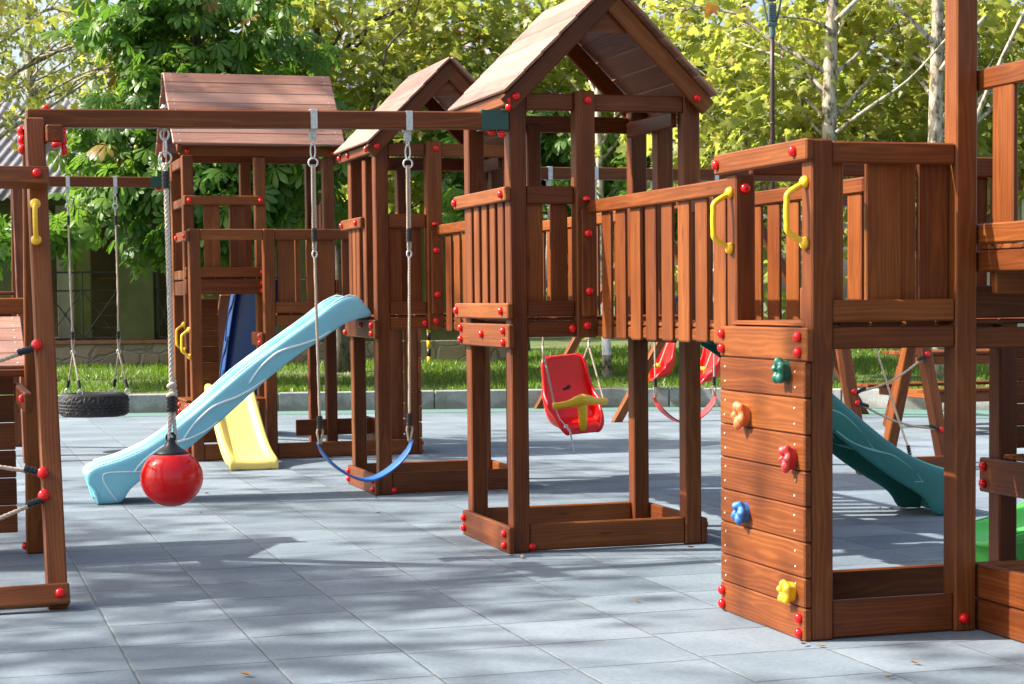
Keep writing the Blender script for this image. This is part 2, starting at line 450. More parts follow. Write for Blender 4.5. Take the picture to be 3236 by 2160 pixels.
class MB:
    def __init__(self):
        self.v, self.f, self.g, self.t, self.mi = [], [], [], [], []
        self.cur = 0

    def add(self, vs, fs, gs=None, tone=0.5):
        o = len(self.v)
        self.v += [tuple(p) for p in vs]
        self.g += [tuple(p) for p in (gs if gs is not None else vs)]
        self.t += [tone] * len(vs)
        self.f += [tuple(i + o for i in f) for f in fs]
        self.mi += [self.cur] * len(fs)
        return self

    def slab(self, c, ax, ay, az, bev=0.006):
        """chamfered board; ax, ay, az are half-extent vectors, ax along the grain"""
        c, ax, ay, az = Vector(c), Vector(ax), Vector(ay), Vector(az)
        L = (ax.length, ay.length, az.length)
        e = [min(bev / max(l, 1e-6), 0.45) for l in L]
        off = (random.uniform(-40, 40), random.uniform(-0.05, 0.05), random.uniform(-0.05, 0.05))
        vs, gs, idx = [], [], {}
        for sx in (-1, 1):
            for sy in (-1, 1):
                for sz in (-1, 1):
                    for k in range(3):
                        s = [sx, sy, sz]
                        q = [s[j] * (1 if j == k else 1 - e[j]) for j in range(3)]
                        idx[(sx, sy, sz, k)] = len(vs)
                        vs.append(c + ax * q[0] + ay * q[1] + az * q[2])
                        gs.append((q[0] * L[0] + off[0], q[1] * L[1] + off[1], q[2] * L[2] + off[2]))
        fs = []
        for k in range(3):
            a, b = (k + 1) % 3, (k + 2) % 3
            for s in (-1, 1):
                def key(p, q):
                    t = [0, 0, 0]
                    t[k], t[a], t[b] = s, p, q
                    return idx[(t[0], t[1], t[2], k)]
                q = [key(-1, -1), key(1, -1), key(1, 1), key(-1, 1)]
                fs.append(q if s > 0 else q[::-1])
            for p in (-1, 1):          # edges parallel to axis k
                for q in (-1, 1):
                    def key2(s, kk):
                        t = [0, 0, 0]
                        t[k], t[a], t[b] = s, p, q
                        return idx[(t[0], t[1], t[2], kk)]
                    r = [key2(-1, a), key2(1, a), key2(1, b), key2(-1, b)]
                    fs.append(r if p * q > 0 else r[::-1])
        for sx in (-1, 1):
            for sy in (-1, 1):
                for sz in (-1, 1):
                    r = [idx[(sx, sy, sz, k)] for k in range(3)]
                    fs.append(r if sx * sy * sz > 0 else r[::-1])
        return self.add(vs, fs, gs, random.random())

    def box(self, x0, x1, y0, y1, z0, z1, bev=0.006):
        d = [abs(x1 - x0) / 2, abs(y1 - y0) / 2, abs(z1 - z0) / 2]
        c = ((x0 + x1) / 2, (y0 + y1) / 2, (z0 + z1) / 2)
        E3 = [Vector((1, 0, 0)), Vector((0, 1, 0)), Vector((0, 0, 1))]
        k = d.index(max(d))
        a, b = (k + 1) % 3, (k + 2) % 3
        return self.slab(c, E3[k] * d[k], E3[a] * d[a], E3[b] * d[b], bev)

    def bar(self, p0, p1, w, h, wdir=(0, 0, 1), bev=0.006):
        """board from p0 to p1, w wide along wdir, h thick"""
        p0, p1, wd = Vector(p0), Vector(p1), Vector(wdir)
        a = (p1 - p0)
        n = a.normalized()
        wd = (wd - n * wd.dot(n)).normalized()
        t = n.cross(wd)
        return self.slab((p0 + p1) / 2, a / 2, wd * (w / 2), t * (h / 2), bev)

    def tube(self, pts, rad, n=8, cap=True, closed=False):
        pts = [Vector(p) for p in pts]
        m = len(pts)
        if isinstance(rad, (int, float)):
            rad = [rad] * m
        vs, fs = [], []
        prev = None
        for i, p in enumerate(pts):
            if closed:
                t = pts[(i + 1) % m] - pts[i - 1]
            else:
                t = pts[min(i + 1, m - 1)] - pts[max(i - 1, 0)]
            t.normalize()
            if prev is None:
                prev = t.orthogonal().normalized()
            u = (prev - t * prev.dot(t))
            u = u.normalized() if u.length > 1e-6 else t.orthogonal().normalized()
            prev = u
            w = t.cross(u)
            for k in range(n):
                a = 2 * math.pi * k / n
                vs.append(p + (u * math.cos(a) + w * math.sin(a)) * rad[i])
        lim = m if closed else m - 1
        for i in range(lim):
            j = (i + 1) % m
            for k in range(n):
                fs.append((i * n + k, i * n + (k + 1) % n, j * n + (k + 1) % n, j * n + k))
        if cap and not closed:
            fs.append(tuple(range(n - 1, -1, -1)))
            fs.append(tuple((m - 1) * n + k for k in range(n)))
        return self.add(vs, fs)

    def lathe(self, prof, c=(0, 0, 0), axis=(0, 0, 1), n=24, caps=True):
        """prof: list of (radius, height along axis)"""
        c, ax = Vector(c), Vector(axis).normalized()
        u = ax.orthogonal().normalized()
        w = ax.cross(u)
        vs, fs = [], []
        for r, h in prof:
            for k in range(n):
                a = 2 * math.pi * k / n
                vs.append(c + ax * h + (u * math.cos(a) + w * math.sin(a)) * r)
        for i in range(len(prof) - 1):
            for k in range(n):
                fs.append((i * n + k, i * n + (k + 1) % n, (i + 1) * n + (k + 1) % n, (i + 1) * n + k))
        if caps:
            fs.append(tuple(range(n - 1, -1, -1)))
            fs.append(tuple((len(prof) - 1) * n + k for k in range(n)))
        return self.add(vs, fs)

    def grid(self, rows, close_u=False):
        nu = len(rows[0])
        vs = [p for r in rows for p in r]
        fs = []
        for i in range(len(rows) - 1):
            for k in range(nu if close_u else nu - 1):
                fs.append((i * nu + k, i * nu + (k + 1) % nu, (i + 1) * nu + (k + 1) % nu, (i + 1) * nu + k))
        return self.add(vs, fs)

    def poly(self, pts):
        return self.add(pts, [tuple(range(len(pts)))])

    def mesh(self, name, mats, org, smooth):
        me = bpy.data.meshes.new(name)
        me.from_pydata([(p[0] - org[0], p[1] - org[1], p[2] - org[2]) for p in self.v], [], self.f)
        for m in (mats if isinstance(mats, (list, tuple)) else [mats]):
            me.materials.append(M[m] if isinstance(m, str) else m)
        if isinstance(mats, (list, tuple)):
            me.polygons.foreach_set('material_index', self.mi)
        ga = me.attributes.new('grain', 'FLOAT_VECTOR', 'POINT')
        ga.data.foreach_set('vector', [x for p in self.g for x in p])
        ta = me.attributes.new('tone', 'FLOAT', 'POINT')
        ta.data.foreach_set('value', self.t)
        if smooth:
            me.polygons.foreach_set('use_smooth', [True] * len(me.polygons))
        me.update()
        return me

    def build(self, name, mats, parent=None, smooth=False, org=None, label=None):
        if name == 'ferrule' and len(self.v) > 160:          # one part each
            for k in range(0, len(self.v), 160):
                s = MB()
                s.v, s.g, s.t = self.v[k:k + 160], self.g[k:k + 160], self.t[k:k + 160]
                s.f = [tuple(i - k for i in f) for f in self.f if k <= f[0] < k + 160]
                s.mi = [0] * len(s.f)
                o = s.build(name, mats, parent, smooth)
            return o
        if parent is not None:
            org = ORIG[parent.name]
        elif org is None:
            org = (0, 0, 0)
        me = self.mesh(name, mats, org, smooth)
        o = bpy.data.objects.new(name, me)
        COL.objects.link(o)
        if parent is not None:
            o.parent = parent
        else:
            o.location = org
        ORIG[o.name] = org
        if label:
            o['label'] = label
        return o


def thing(name, label, cat, org, group=None, cam=False):
    """an Empty at the thing's base; with cam=True its parts are given across / away from the viewer"""
    o = bpy.data.objects.new(name, None)
    COL.objects.link(o)
    if cam:
        o.location = cam2w(*org)
        o.rotation_euler = (0, 0, -YAW)
    else:
        o.location = org
    o.empty_display_size = 0.2
    o['label'] = label
    o['category'] = cat
    if group:
        o['group'] = group
    ORIG[o.name] = tuple(org)
    return o


def tag(o, label, cat, group=None):
    o['label'] = label
    o['category'] = cat
    if group:
        o['group'] = group
    return o


def structure(o):
    o['kind'] = 'structure'
    return o


def wood(parent, name, *a, bev=0.007, label=None):
    return MB().box(*a, bev=bev).build(name, 'wood', parent, label=label)


def woodbar(parent, name, p0, p1, w, h, wdir=(0, 0, 1), bev=0.007):
    return MB().bar(p0, p1, w, h, wdir, bev).build(name, 'wood', parent)


# red bolt caps: one mesh, linked
def _cap_mesh():
    mb = MB()
    pr = [(0.027, 0.0), (0.0285, 0.004), (0.0285, 0.009), (0.0265, 0.016), (0.0215, 0.023), (0.0135, 0.0275), (0.004, 0.029)]
    mb.lathe(pr, n=16)
    return mb.mesh('bolt_cap', 'red', (0, 0, 0), True)


CAP = _cap_mesh()
DIRS = {'-x': Quaternion((0, 1, 0), -math.pi / 2), 'x': Quaternion((0, 1, 0), math.pi / 2), '-y': Quaternion((1, 0, 0), math.pi / 2),
        'y': Quaternion((1, 0, 0), -math.pi / 2), 'z': Quaternion(), '-z': Quaternion((1, 0, 0), math.pi)}


def cap(parent, p, d, s=1.0):
    o = bpy.data.objects.new('bolt_cap', CAP)
    COL.objects.link(o)
    o.parent = parent
    g = ORIG[parent.name]
    o.location = (p[0] - g[0], p[1] - g[1], p[2] - g[2])
    o.rotation_mode = 'QUATERNION'
    o.rotation_quaternion = DIRS[d] if isinstance(d, str) else Vector((0, 0, 1)).rotation_difference(Vector(d))
    s *= 0.78
    o.scale = (s, s, s * 1.05)
    return o


def caps(parent, d, *pts):
    for p in pts:
        cap(parent, p, d)


def spline(pts, n):
    """Catmull-Rom through pts"""
    P = [Vector(p) for p in pts]
    P = [P[0] * 2 - P[1]] + P + [P[-1] * 2 - P[-2]]
    out = []
    for i in range(1, len(P) - 2):
        for k in range(n):
            t = k / n
            a, b, c, d = P[i - 1], P[i], P[i + 1], P[i + 2]
            out.append(0.5 * ((2 * b) + (c - a) * t + (2 * a - 5 * b + 4 * c - d) * t * t + (3 * b - a - 3 * c + d) * t ** 3))
    out.append(P[-2])
    return out


def rope_mb(mb, pts, r, pitch=0.07, strands=3, n=5):
    """laid rope: strands wound round the line through pts"""
    pts = [Vector(p) for p in pts]
    L = [0]
    for a, b in zip(pts, pts[1:]):
        L.append(L[-1] + (b - a).length)
    step = pitch / 7
    m = max(4, int(L[-1] / step))
    line = []
    j = 0
    for k in range(m + 1):
        s = L[-1] * k / m
        while j < len(L) - 2 and L[j + 1] < s:
            j += 1
        t = (s - L[j]) / max(L[j + 1] - L[j], 1e-9)
        line.append((pts[j].lerp(pts[j + 1], t), s))
    for q in range(strands):
        out = []
        prev = None
        for k, (p, s) in enumerate(line):
            tn = (line[min(k + 1, m)][0] - line[max(k - 1, 0)][0]).normalized()
            u = (tn.orthogonal().normalized() if prev is None else (prev - tn * prev.dot(tn)).normalized())
            prev = u
            w = tn.cross(u)
            a = 2 * math.pi * (s / pitch + q / strands)
            out.append(p + (u * math.cos(a) + w * math.sin(a)) * r * 0.52)
        mb.tube(out, r * 0.56, n)
    return mb


def ring_mb(mb, c, nrm, R, r, n=20, k=8, stretch=None):
    c, nrm = Vector(c), Vector(nrm).normalized()
    u = nrm.orthogonal().normalized()
    if stretch:
        s = Vector(stretch[0])
        u = (s - nrm * s.dot(nrm)).normalized()
    w = nrm.cross(u)
    e = stretch[1] if stretch else 1.0
    pts = [c + u * (R * e * math.cos(2 * math.pi * i / n)) + w * (R * math.sin(2 * math.pi * i / n)) for i in range(n)]
    return mb.tube(pts, r, k, closed=True)


def ferrule(mb, p, d, r=0.016, L=0.085):
    """black ribbed plastic clamp where a rope end is pressed"""
    p, d = Vector(p), Vector(d).normalized()
    pr = []
    for k in range(4):
        h = L * k / 4
        pr += [(r, h), (r, h + L * 0.15), (r * 0.78, h + L * 0.16), (r * 0.78, h + L * 0.24)]
    mb.lathe(pr, p - d * (L / 2), d, 10)
    return mb


# ------------------------------------------------------------------ wooden modules
def slats_x(mb, xs, w, y0, y1, z0, z1):
    for x in xs:
        mb.box(x, x + w, y0, y1, z0, z1, 0.006)


def slats_y(mb, ys, w, x0, x1, z0, z1):
    for y in ys:
        mb.box(x0, x1, y, y + w, z0, z1, 0.006)


def deck(parent, x0, x1, y0, y1, ztop, n, along='y', th=0.022):
    mb = MB()
    if along == 'y':
        w = (x1 - x0) / n
        for k in range(n):
            mb.box(x0 + k * w + 0.003, x0 + (k + 1) * w - 0.003, y0, y1, ztop - th, ztop, 0.007)
    else:
        w = (y1 - y0) / n
        for k in range(n):
            mb.box(x0, x1, y0 + k * w + 0.003, y0 + (k + 1) * w - 0.003, ztop - th, ztop, 0.007)
    return mb.build('deck', 'wood', parent)


def gable_roof(parent, axis, c, a0, a1, half, zr, ze, n):
    """stepped plank roof; ridge runs along axis at cross position c from a0 to a1"""
    def P(cross, along, z):
        return Vector((cross, along, z)) if axis == 'y' else Vector((along, cross, z))
    for s in (-1, 1):
        mb = MB()
        sl = (Vector(P(0, 0, zr)) - Vector(P(s * half, 0, ze)))
        L = sl.length
        d = sl.normalized()
        along = P(0, 1, 0)
        nrm = along.cross(d)
        if nrm.z < 0:
            nrm = -nrm
        ew = L / n
        for k in range(n):
            w = ew * (1.10 if k < n - 1 else 1.02)
            c0 = P(c + s * half, 0, ze) + d * (ew * k + w / 2)
            tilt = 0.030
            dd = (d * math.cos(tilt) + nrm * math.sin(-tilt)).normalized() if True else d
            nn = along.cross(dd)
            nn = nn if nn.z > 0 else -nn
            j0, j1 = random.uniform(-.004, .004), random.uniform(-.004, .004)
            cc = c0 + nrm * 0.012 + along * ((a0 + a1) / 2 + (j0 + j1) / 2)
            mb.slab(cc, along * ((a1 - a0) / 2 + (j1 - j0) / 2), dd * (w / 2), nn * 0.010, 0.007)
            # screw heads
            for e in (a0 + 0.07, a1 - 0.07):
                for q in (-0.3, 0.3):
                    p = c0 + nrm * 0.0225 + along * e + dd * (q * w)
                    mb.cur = 1
                    mb.lathe([(0.006, 0), (0.005, 0.002)], p, nn, 6)
                    mb.cur = 0
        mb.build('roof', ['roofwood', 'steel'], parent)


def rafters(parent, axis, c, pos, t, half, zr, ze, out=0.02):
    """a pair of rafters at along-position pos..pos+t with the small collar block under the apex"""
    def P(cross, along, z):
        return Vector((cross, along, z)) if axis == 'y' else Vector((along, cross, z))
    w = 0.098
    for s in (-1, 1):
        d = Vector(P(-s * half, 0, zr - ze)).normalized()
        n = Vector(P(s * (zr - ze), 0, half)).normalized()
        p1 = P(c, pos + t / 2, zr) - n * (w / 2 - 0.006)
        p0 = P(c + s * half, pos + t / 2, ze) - n * (w / 2 - 0.006)
        if s < 0:
            p1 = p1 + d * 0.050
        else:
            p1 = p1 - d * 0.002
            off = P(0, 0.003, 0)
            p0, p1 = p0 + off, p1 + off
        woodbar(parent, 'rafter', p0, p1, w, t, n, 0.008)


def tower_core(parent, x0, x1, y0, y1, zd, zp, pw=0.098, mid=None, low=0.0):
    """four corner posts, ground frame, deck with its beams and, if zp, a top plate round the posts; front at y0"""
    zt = zp if zp else zd + 0.745
    for (a, b) in ((x0, y0), (x1 - pw, y0), (x0, y1 - pw), (x1 - pw, y1 - pw)):
        wood(parent, 'post', a, a + pw, b, b + pw, low, zt)
    return pw


def sandbox(parent, x0, x1, y0, y1, pw, left=True, right=True, rear=True, h=0.148):
    t = 0.034
    wood(parent, 'ground_board', x0 + pw, x1 - pw, y0 + 0.012, y0 + 0.012 + t, 0.006, h + 0.008)
    if rear:
        wood(parent, 'ground_board', x0 + pw, x1 - pw, y1 - 0.012 - t, y1 - 0.012, 0.006, h + 0.008)
    if left:
        wood(parent, 'ground_board', x0 - t, x0, y0 - 0.028, y1 + 0.004, 0.0, h)
        caps(parent, '-x', (x0 - t, y0 + 0.045, 0.105), (x0 - t, y0 + 0.045, 0.040), (x0 - t, y1 - 0.04, 0.105), (x0 - t, y1 - 0.04, 0.045))
    if right:
        wood(parent, 'ground_board', x1, x1 + t, y0 - 0.004, y1 + 0.004, 0.0, h)
        caps(parent, 'x', (x1 + t, y0 + 0.05, 0.105), (x1 + t, y0 + 0.05, 0.04))


def handle(parent, p, d, L=0.24, out=0.062, name='grab_handle'):
    """yellow grab handle bowed out along d, standing upright, p its middle on the wood"""
    p, d = Vector(p), Vector(d)
    up = Vector((0, 0, 1))
    mb = MB()
    pts = [p + up * (L / 2), p + up * (L / 2 - 0.010) + d * 0.022, p + up * (L / 2 - 0.045) + d * out * 0.93, p + up * (L / 2 - 0.080) + d * out,
           p + d * (out * 1.02), p - up * (L / 2 - 0.080) + d * out, p - up * (L / 2 - 0.045) + d * out * 0.93, p - up * (L / 2 - 0.010) + d * 0.022, p - up * (L / 2)]
    mb.tube(spline(pts, 4), 0.0125, 10)
    for s in (-1, 1):
        mb.lathe([(0.026, 0), (0.026, 0.010), (0.021, 0.020), (0.012, 0.026)], p + up * (s * L / 2), d, 14)
    return mb.build(name, 'yellow', parent, True)


def hanger(mb, x, y, zb, zt, w=0.036, th=0.096):
    """steel strap over a beam (cross-section th wide, from zb to zt) with an eye plate, quick link and ring; returns ring centre"""
    e = 0.003
    mb.box(x - w / 2, x + w / 2, y - th / 2 - e, y - th / 2 - 0.0005, zb - 0.004, zt + e, 0.001)
    mb.box(x - w / 2, x + w / 2, y + th / 2 + 0.0005, y + th / 2 + e, zb - 0.004, zt + e, 0.001)
    mb.box(x - w / 2, x + w / 2, y - th / 2, y + th / 2, zt + 0.0005, zt + e + 0.001, 0.001)
    mb.box(x - w / 2 + .004, x + w / 2 - .004, y - th / 2, y + th / 2, zb - 0.006, zb - 0.001, 0.001)
    mb.box(x - 0.020, x + 0.020, y - 0.004, y + 0.004, zb - 0.060, zb - 0.004, 0.002)
    mb.lathe([(0.011, 0), (0.009, 0.004)], (x, y - 0.004, zb - 0.038), (0, -1, 0), 8)
    ring_mb(mb, (x, y, zb - 0.070), (1, 0.2, 0), 0.015, 0.0045, 14, 6)
    ring_mb(mb, (x, y, zb - 0.118), (0.25, 1, 0), 0.013, 0.0045, 16, 6, ((0, 0, 1), 3.1))
    ring_mb(mb, (x, y, zb - 0.180), (0.2, 1, 0), 0.024, 0.0048, 20, 6)
    return Vector((x, y, zb - 0.202))

# ------------------------------------------------------------------ near roofed tower
def roofed_tower(label, x0, y0, w, d, rail_split, near=True):
    """roofed playground tower, front face at y0, open gable towards the viewer"""
    x1, y1 = x0 + w, y0 + d
    t = thing('roofed_play_tower', label, 'play tower', (x0, y0, 0))
    pw = 0.098
    for (a, b) in ((x0, y0), (x1 - pw, y0), (x0, y1 - pw), (x1 - pw, y1 - pw)):
        wood(t, 'post', a, a + pw, b, b + pw, 0.0, 2.52)
    xm = x0 + 0.375
    # middle posts standing on the deck beams
    wood(t, 'post', xm, xm + 0.112, y0 - 0.030, y0 + 0.066, 1.185, 2.54)
    wood(t, 'post', xm - 0.01, xm + 0.075, y1 - 0.095, y1 + 0.002, 1.19, 2.43)
    wood(t, 'post', x1 - pw + .001, x1 - 0.001, y0 + 0.40, y0 + 0.50, 1.19, 2.43)
    # top plates
    wood(t, 'top_plate', x0 + pw, xm, y0 + .004, y0 + 0.040, 2.432, 2.525)
    wood(t, 'top_plate', xm + 0.112, x1 - pw, y0 + .004, y0 + 0.040, 2.432, 2.525)
    wood(t, 'top_plate', x0 + pw, x1 - pw, y1 - 0.042, y1 - 0.006, 2.392, 2.49)
    wood(t, 'top_plate', x0 - 0.034, x0, y0 - 0.02, y1 + 0.16, 2.45, 2.525)
    wood(t, 'top_plate', x1, x1 + 0.034, y0 - 0.02, y1 + 0.10, 2.45, 2.525)
    wood(t, 'top_plate', x0 + pw, x0 + pw + 0.036, y0 + pw, y1 - pw, 2.36, 2.45)
    wood(t, 'top_plate', x1 - pw - 0.036, x1 - pw, y0 + pw, y1 - pw, 2.36, 2.45)
    # roof
    c = (x0 + x1) / 2
    gable_roof(t, 'y', c, y0 - 0.125, y1 + 0.13, 0.608, 3.118, 2.512, 6)
    rafters(t, 'y', c, y0 - 0.068, 0.034, 0.622, 3.105, 2.483)
    rafters(t, 'y', c, y1 + 0.034, 0.034, 0.59, 3.100, 2.51)
    mb = MB()
    mb.add([(c - 0.14, y0 - 0.03, 2.86), (c + 0.14, y0 - 0.03, 2.86), (c + 0.02, y0 - 0.03, 2.985), (c - 0.02, y0 - 0.03, 2.985),
            (c - 0.14, y0 + 0.004, 2.86), (c + 0.14, y0 + 0.004, 2.86), (c + 0.02, y0 + 0.004, 2.985), (c - 0.02, y0 + 0.004, 2.985)],
           [(0, 1, 2, 3), (7, 6, 5, 4), (0, 4, 5, 1), (1, 5, 6, 2), (2, 6, 7, 3), (3, 7, 4, 0)])
    mb.build('collar_block', 'wood', t)
    caps(t, '-y', (c - 0.540, y0 - 0.068, 2.497), (c + 0.515, y0 - 0.066, 2.507), (xm + 0.07, y0 - 0.030, 2.488))
    # front rails, panel and deck beam
    for (a, b) in ((1.922, 2.020), (1.302, 1.392), (1.190, 1.276)):
        wood(t, 'rail' if a > 1.25 else 'deck_beam', x0 + pw, (xm if a > 1.25 else x1 - pw), y0 + .006, y0 + 0.042, a, b)
    mb = MB()
    slats_x(mb, (x0 + pw + 0.006, x0 + pw + 0.150), 0.100, y0 + 0.046, y0 + 0.066, 1.33, 1.98)
    mb.build('slat_panel', 'wood', t)
    deck(t, x0 + pw * 0.3, x1 - pw * 0.3, y0 + 0.050, y1 - 0.050, 1.300, 8, 'y')
    wood(t, 'deck_beam', x0 + pw, x1 - pw, y1 - 0.045, y1 - 0.008, 1.18, 1.274)
    # rear rail and panel on one half, right side closed
    wood(t, 'rail', x0 + pw, xm - 0.01, y1 - 0.045, y1 - 0.008, 1.92, 2.018)
    mb = MB()
    slats_x(mb, (x0 + pw + 0.01, x0 + pw + 0.150), 0.095, y1 - 0.07, y1 - 0.05, 1.30, 1.96)
    mb.build('slat_panel', 'wood', t)
    for (a, b) in ((1.936, 2.014), (1.292, 1.380), (1.133, 1.264)):
        wood(t, 'rail' if a > 1.25 else 'deck_beam', x1, x1 + 0.034, y0 + (0.45 if near else 0.0) - 0.01, y1 + 0.05, a, b)
    mb = MB()
    slats_y(mb, [y0 + 0.52 + 0.10 * k for k in range(4)], 0.075, x1 - 0.024, x1 - 0.002, 1.36, 1.96)
    mb.build('slat_panel', 'wood', t)
    # left side
    s = y0 if near else y0 + 0.385
    wood(t, 'rail', x0 - 0.035, x0, s - 0.022, y1 + 0.118, 1.936, 2.014)
    if near:
        wood(t, 'rail', x0 - 0.035, x0, s - 0.045, y1 + 0.118, 1.292, 1.380)
    wood(t, 'deck_beam', x0 - 0.035, x0, y0 - 0.060, y1 + 0.018, 1.133, 1.264)
    ys = [s + 0.135 + 0.162 * k for k in range(5)] if near else [s + 0.17, s + 0.30, s + 0.43]
    mb = MB()
    slats_y(mb, ys, 0.098, x0 - 0.002, x0 + 0.022, 1.27 if not near else 1.30, 1.965)
    mb.build('slat_panel', 'wood', t)
    if near:
        caps(t, '-x', (x0 - .035, y0 + 0.04, 1.975), (x0 - .035, y1 + 0.075, 1.975), (x0 - .035, y0 + 0.06, 1.336), (x0 - .035, y1 + 0.065, 1.338),
             (x0 - .035, y0 + 0.02, 1.228), (x0 - .035, y0 + 0.02, 1.163), (x0 - .035, y1 - 0.03, 1.235), (x0 - .035, y1 - 0.03, 1.168), (x0 - .035, y0 + 0.45, 1.205))
        caps(t, '-y', (xm + 0.058, y0 - 0.052, 1.757), (xm + 0.062, y0 - 0.052, 1.439), (xm + 0.055, y0 - 0.030, 1.250), (xm - 0.02, y0 + 0.006, 1.235))
        cap(t, (xm + 0.05, y0 - 0.055, 1.938), 'z')
    else:
        wood(t, 'post', x0 + 0.001, x0 + pw, s - 0.05, s + 0.05, 1.264, 2.43)
        caps(t, '-x', (x0 - .035, s + 0.10, 1.975), (x0 - .035, y1 + 0.06, 1.975), (x0 - .035, y0 + 0.01, 1.225), (x0 - .035, y0 + 0.01, 1.165), (x0 - .035, y1 - 0.02, 1.165),
             (x0 - .035, y0 + 0.36, 1.225), (x0 - .034, y0 + 0.1, 2.487), (x0 - .034, y1 - 0.2, 2.487), (x0 - .034, y1 + 0.10, 2.487))
        caps(t, '-y', (xm + 0.058, y0 - 0.052, 1.757), (xm + 0.062, y0 - 0.052, 1.439), (xm + 0.055, y0 - 0.030, 1.250), (xm - 0.02, y0 + 0.006, 1.235))
        cap(t, (xm + 0.05, y0 - 0.055, 1.938), 'z')
    # board beside the middle post that takes the bridge rail
    wood(t, 'side_board', xm + 0.022, xm + 0.110, y0 - 0.052, y0 - 0.031, 1.30, 1.895)
    sandbox(t, x0, x1, y0, y1, pw)
    cap(t, (x0 + pw + 0.012, y0 + .012, 0.030), '-y')
    return t, x1, y1, xm


TX0, TY0 = 3.023, 9.934
ct, CX1, CY1, CXM = roofed_tower('nearest wooden play tower with a peaked plank roof, joined to the slatted bridge', TX0, TY0, 1.122, 0.925, 0.375, True)
cap(ct, (TX0 - 0.01, TY0 - 0.055, 2.44), '-x')
cap(ct, (TX0 - 0.01, TY0 - 0.050, 2.475), '-x')
mt, MX1, MY1, MXM = roofed_tower('wooden play tower with a peaked plank roof, at the top of the sky blue slide', 3.035, 13.274, 1.085, 0.925, 0.375, False)


# ------------------------------------------------------------------ slatted bridges
def bridge(label, x0, x1, y0, y1, n):
    t = thing('slatted_bridge', label, 'play bridge', ((x0 + x1) / 2, (y0 + y1) / 2, 1.12))
    for nm, a, b in (('left', x0, x0 + 0.036), ('right', x1 - 0.036, x1)):
        wood(t, 'rail', a - (.012 if nm == 'left' else 0), a + .012 if nm == 'left' else b, y0, y1 + 0.02, 1.866, 1.938)
        wood(t, 'bearer', a + (0.03 if nm == 'left' else -0.03), b + (0.03 if nm == 'left' else -0.03), y0 + .01, y1 - .01, 1.190, 1.250)
        mb = MB()
        st = (y1 - y0 - 0.10) / n
        xx = (x0 + 0.0, x0 + 0.024) if nm == 'left' else (x1 - 0.024, x1)
        if nm == 'left':
            xx = (x0 + 0.0105, x0 + 0.0345)
        for k in range(n):
            ya = y0 + 0.045 + st * k
            mb.box(xx[0] + 0.002, xx[1], ya, ya + st * 0.625, 1.184 + random.uniform(-.004, .004), 1.90, 0.008)
        mb.build('slat_panel', 'wood', t)
    deck(t, x0 + 0.03, x1 - 0.03, y0 + 0.01, y1 - 0.01, 1.276, n * 2, 'x')
    return t


bridge('slatted wooden bridge between the climbing wall tower and the nearest roofed tower', CXM + 0.074, CX1 - 0.06, 7.80, 9.885, 9)
bridge('slatted wooden bridge joining the two peaked roof towers, mostly behind the nearer one', MXM + 0.074, MX1 - 0.06, CY1 + 0.02, 13.22, 10)

# ------------------------------------------------------------------ tower with the climbing wall
rt = thing('climbing_wall_tower', 'open wooden deck tower with a plank climbing wall and coloured holds on its left side', 'play tower', (3.369, 6.93, 0))
RX0, RY0, RY1 = 3.372, 6.930, 7.782
pw = 0.095
wood(rt, 'post', RX0, RX0 + pw, RY0, RY0 + pw, 0.0, 2.028)
wood(rt, 'post', RX0, RX0 + pw, RY1 - 0.100, RY1 - 0.003, 0.0, 1.938)
wood(rt, 'post', 4.022, 4.121, RY0 - 0.004, RY0 + 0.098, 0.0, 3.40)
wood(rt, 'post', 4.690, 4.785, RY1 - 0.10, RY1, 0.0, 2.02)
wood(rt, 'post', 4.690, 4.785, RY0, RY0 + 0.095, 0.0, 2.02)
wood(rt, 'rail', RX0 - 0.030, RX0 + 0.006, RY0 - 0.010, RY1 + 0.075, 1.942, 2.030)
caps(rt, '-x', (RX0 - .030, RY0 + 0.10, 1.985), (RX0 - .030, RY1 + 0.035, 1.985))
cap(rt, (RX0 + 0.045, RY1 - 0.100, 1.875), '-y')
wood(rt, 'rail', RX0 + pw, 4.022, RY0 + .004, RY0 + .040, 1.932, 2.020)
wood(rt, 'rail', RX0 + pw, 4.022, RY0 + .004, RY0 + .040, 1.292, 1.382)
wood(rt, 'deck_beam', RX0 + pw, 4.022, RY0 + .004, RY0 + .040, 1.184, 1.272)
wood(rt, 'deck_beam', 4.110, 4.690, RY0 + .020, RY0 + .056, 1.174, 1.262)
wood(rt, 'rail', 4.110, 4.690, RY0 + .060, RY0 + .085, 1.300, 1.436)
wood(rt, 'rail', RX0 + pw, 4.69, RY1 - .060, RY1 - .024, 1.935, 2.028)
wood(rt, 'deck_beam', RX0 + pw, 4.69, RY1 - .060, RY1 - .024, 1.180, 1.270)
mb = MB()
for a, b, dy in ((3.470, 3.540, 0.052), (3.640, 3.800, 0.048), (3.803, 3.880, 0.074), (3.878, 4.018, 0.050)):
    mb.box(a, b, RY0 + dy, RY0 + dy + 0.022, 1.300, 1.960, 0.005)
mb.build('slat_panel', 'wood', rt)
mb = MB()
for a, b in ((4.13, 4.22), (4.36, 4.46), (4.58, 4.67)):
    mb.box(a, b, RY1 - 0.022, RY1, 1.25, 1.985, 0.005)
mb.build('slat_panel', 'wood', rt)
deck(rt, RX0 - 0.006, 4.72, RY0 + 0.06, RY1 - 0.062, 1.297, 9, 'y')
wood(rt, 'edge_board', RX0 + 0.012, RX0 + 0.034, RY0 + 0.097, RY0 + 0.140, 1.30, 1.435)
wood(rt, 'ground_board', RX0 + pw, 4.022, RY0 + .012, RY0 + .046, 0.004, 0.158)
wood(rt, 'ground_board', RX0 + pw, 4.69, RY1 - .070, RY1 - .036, 0.004, 0.158)
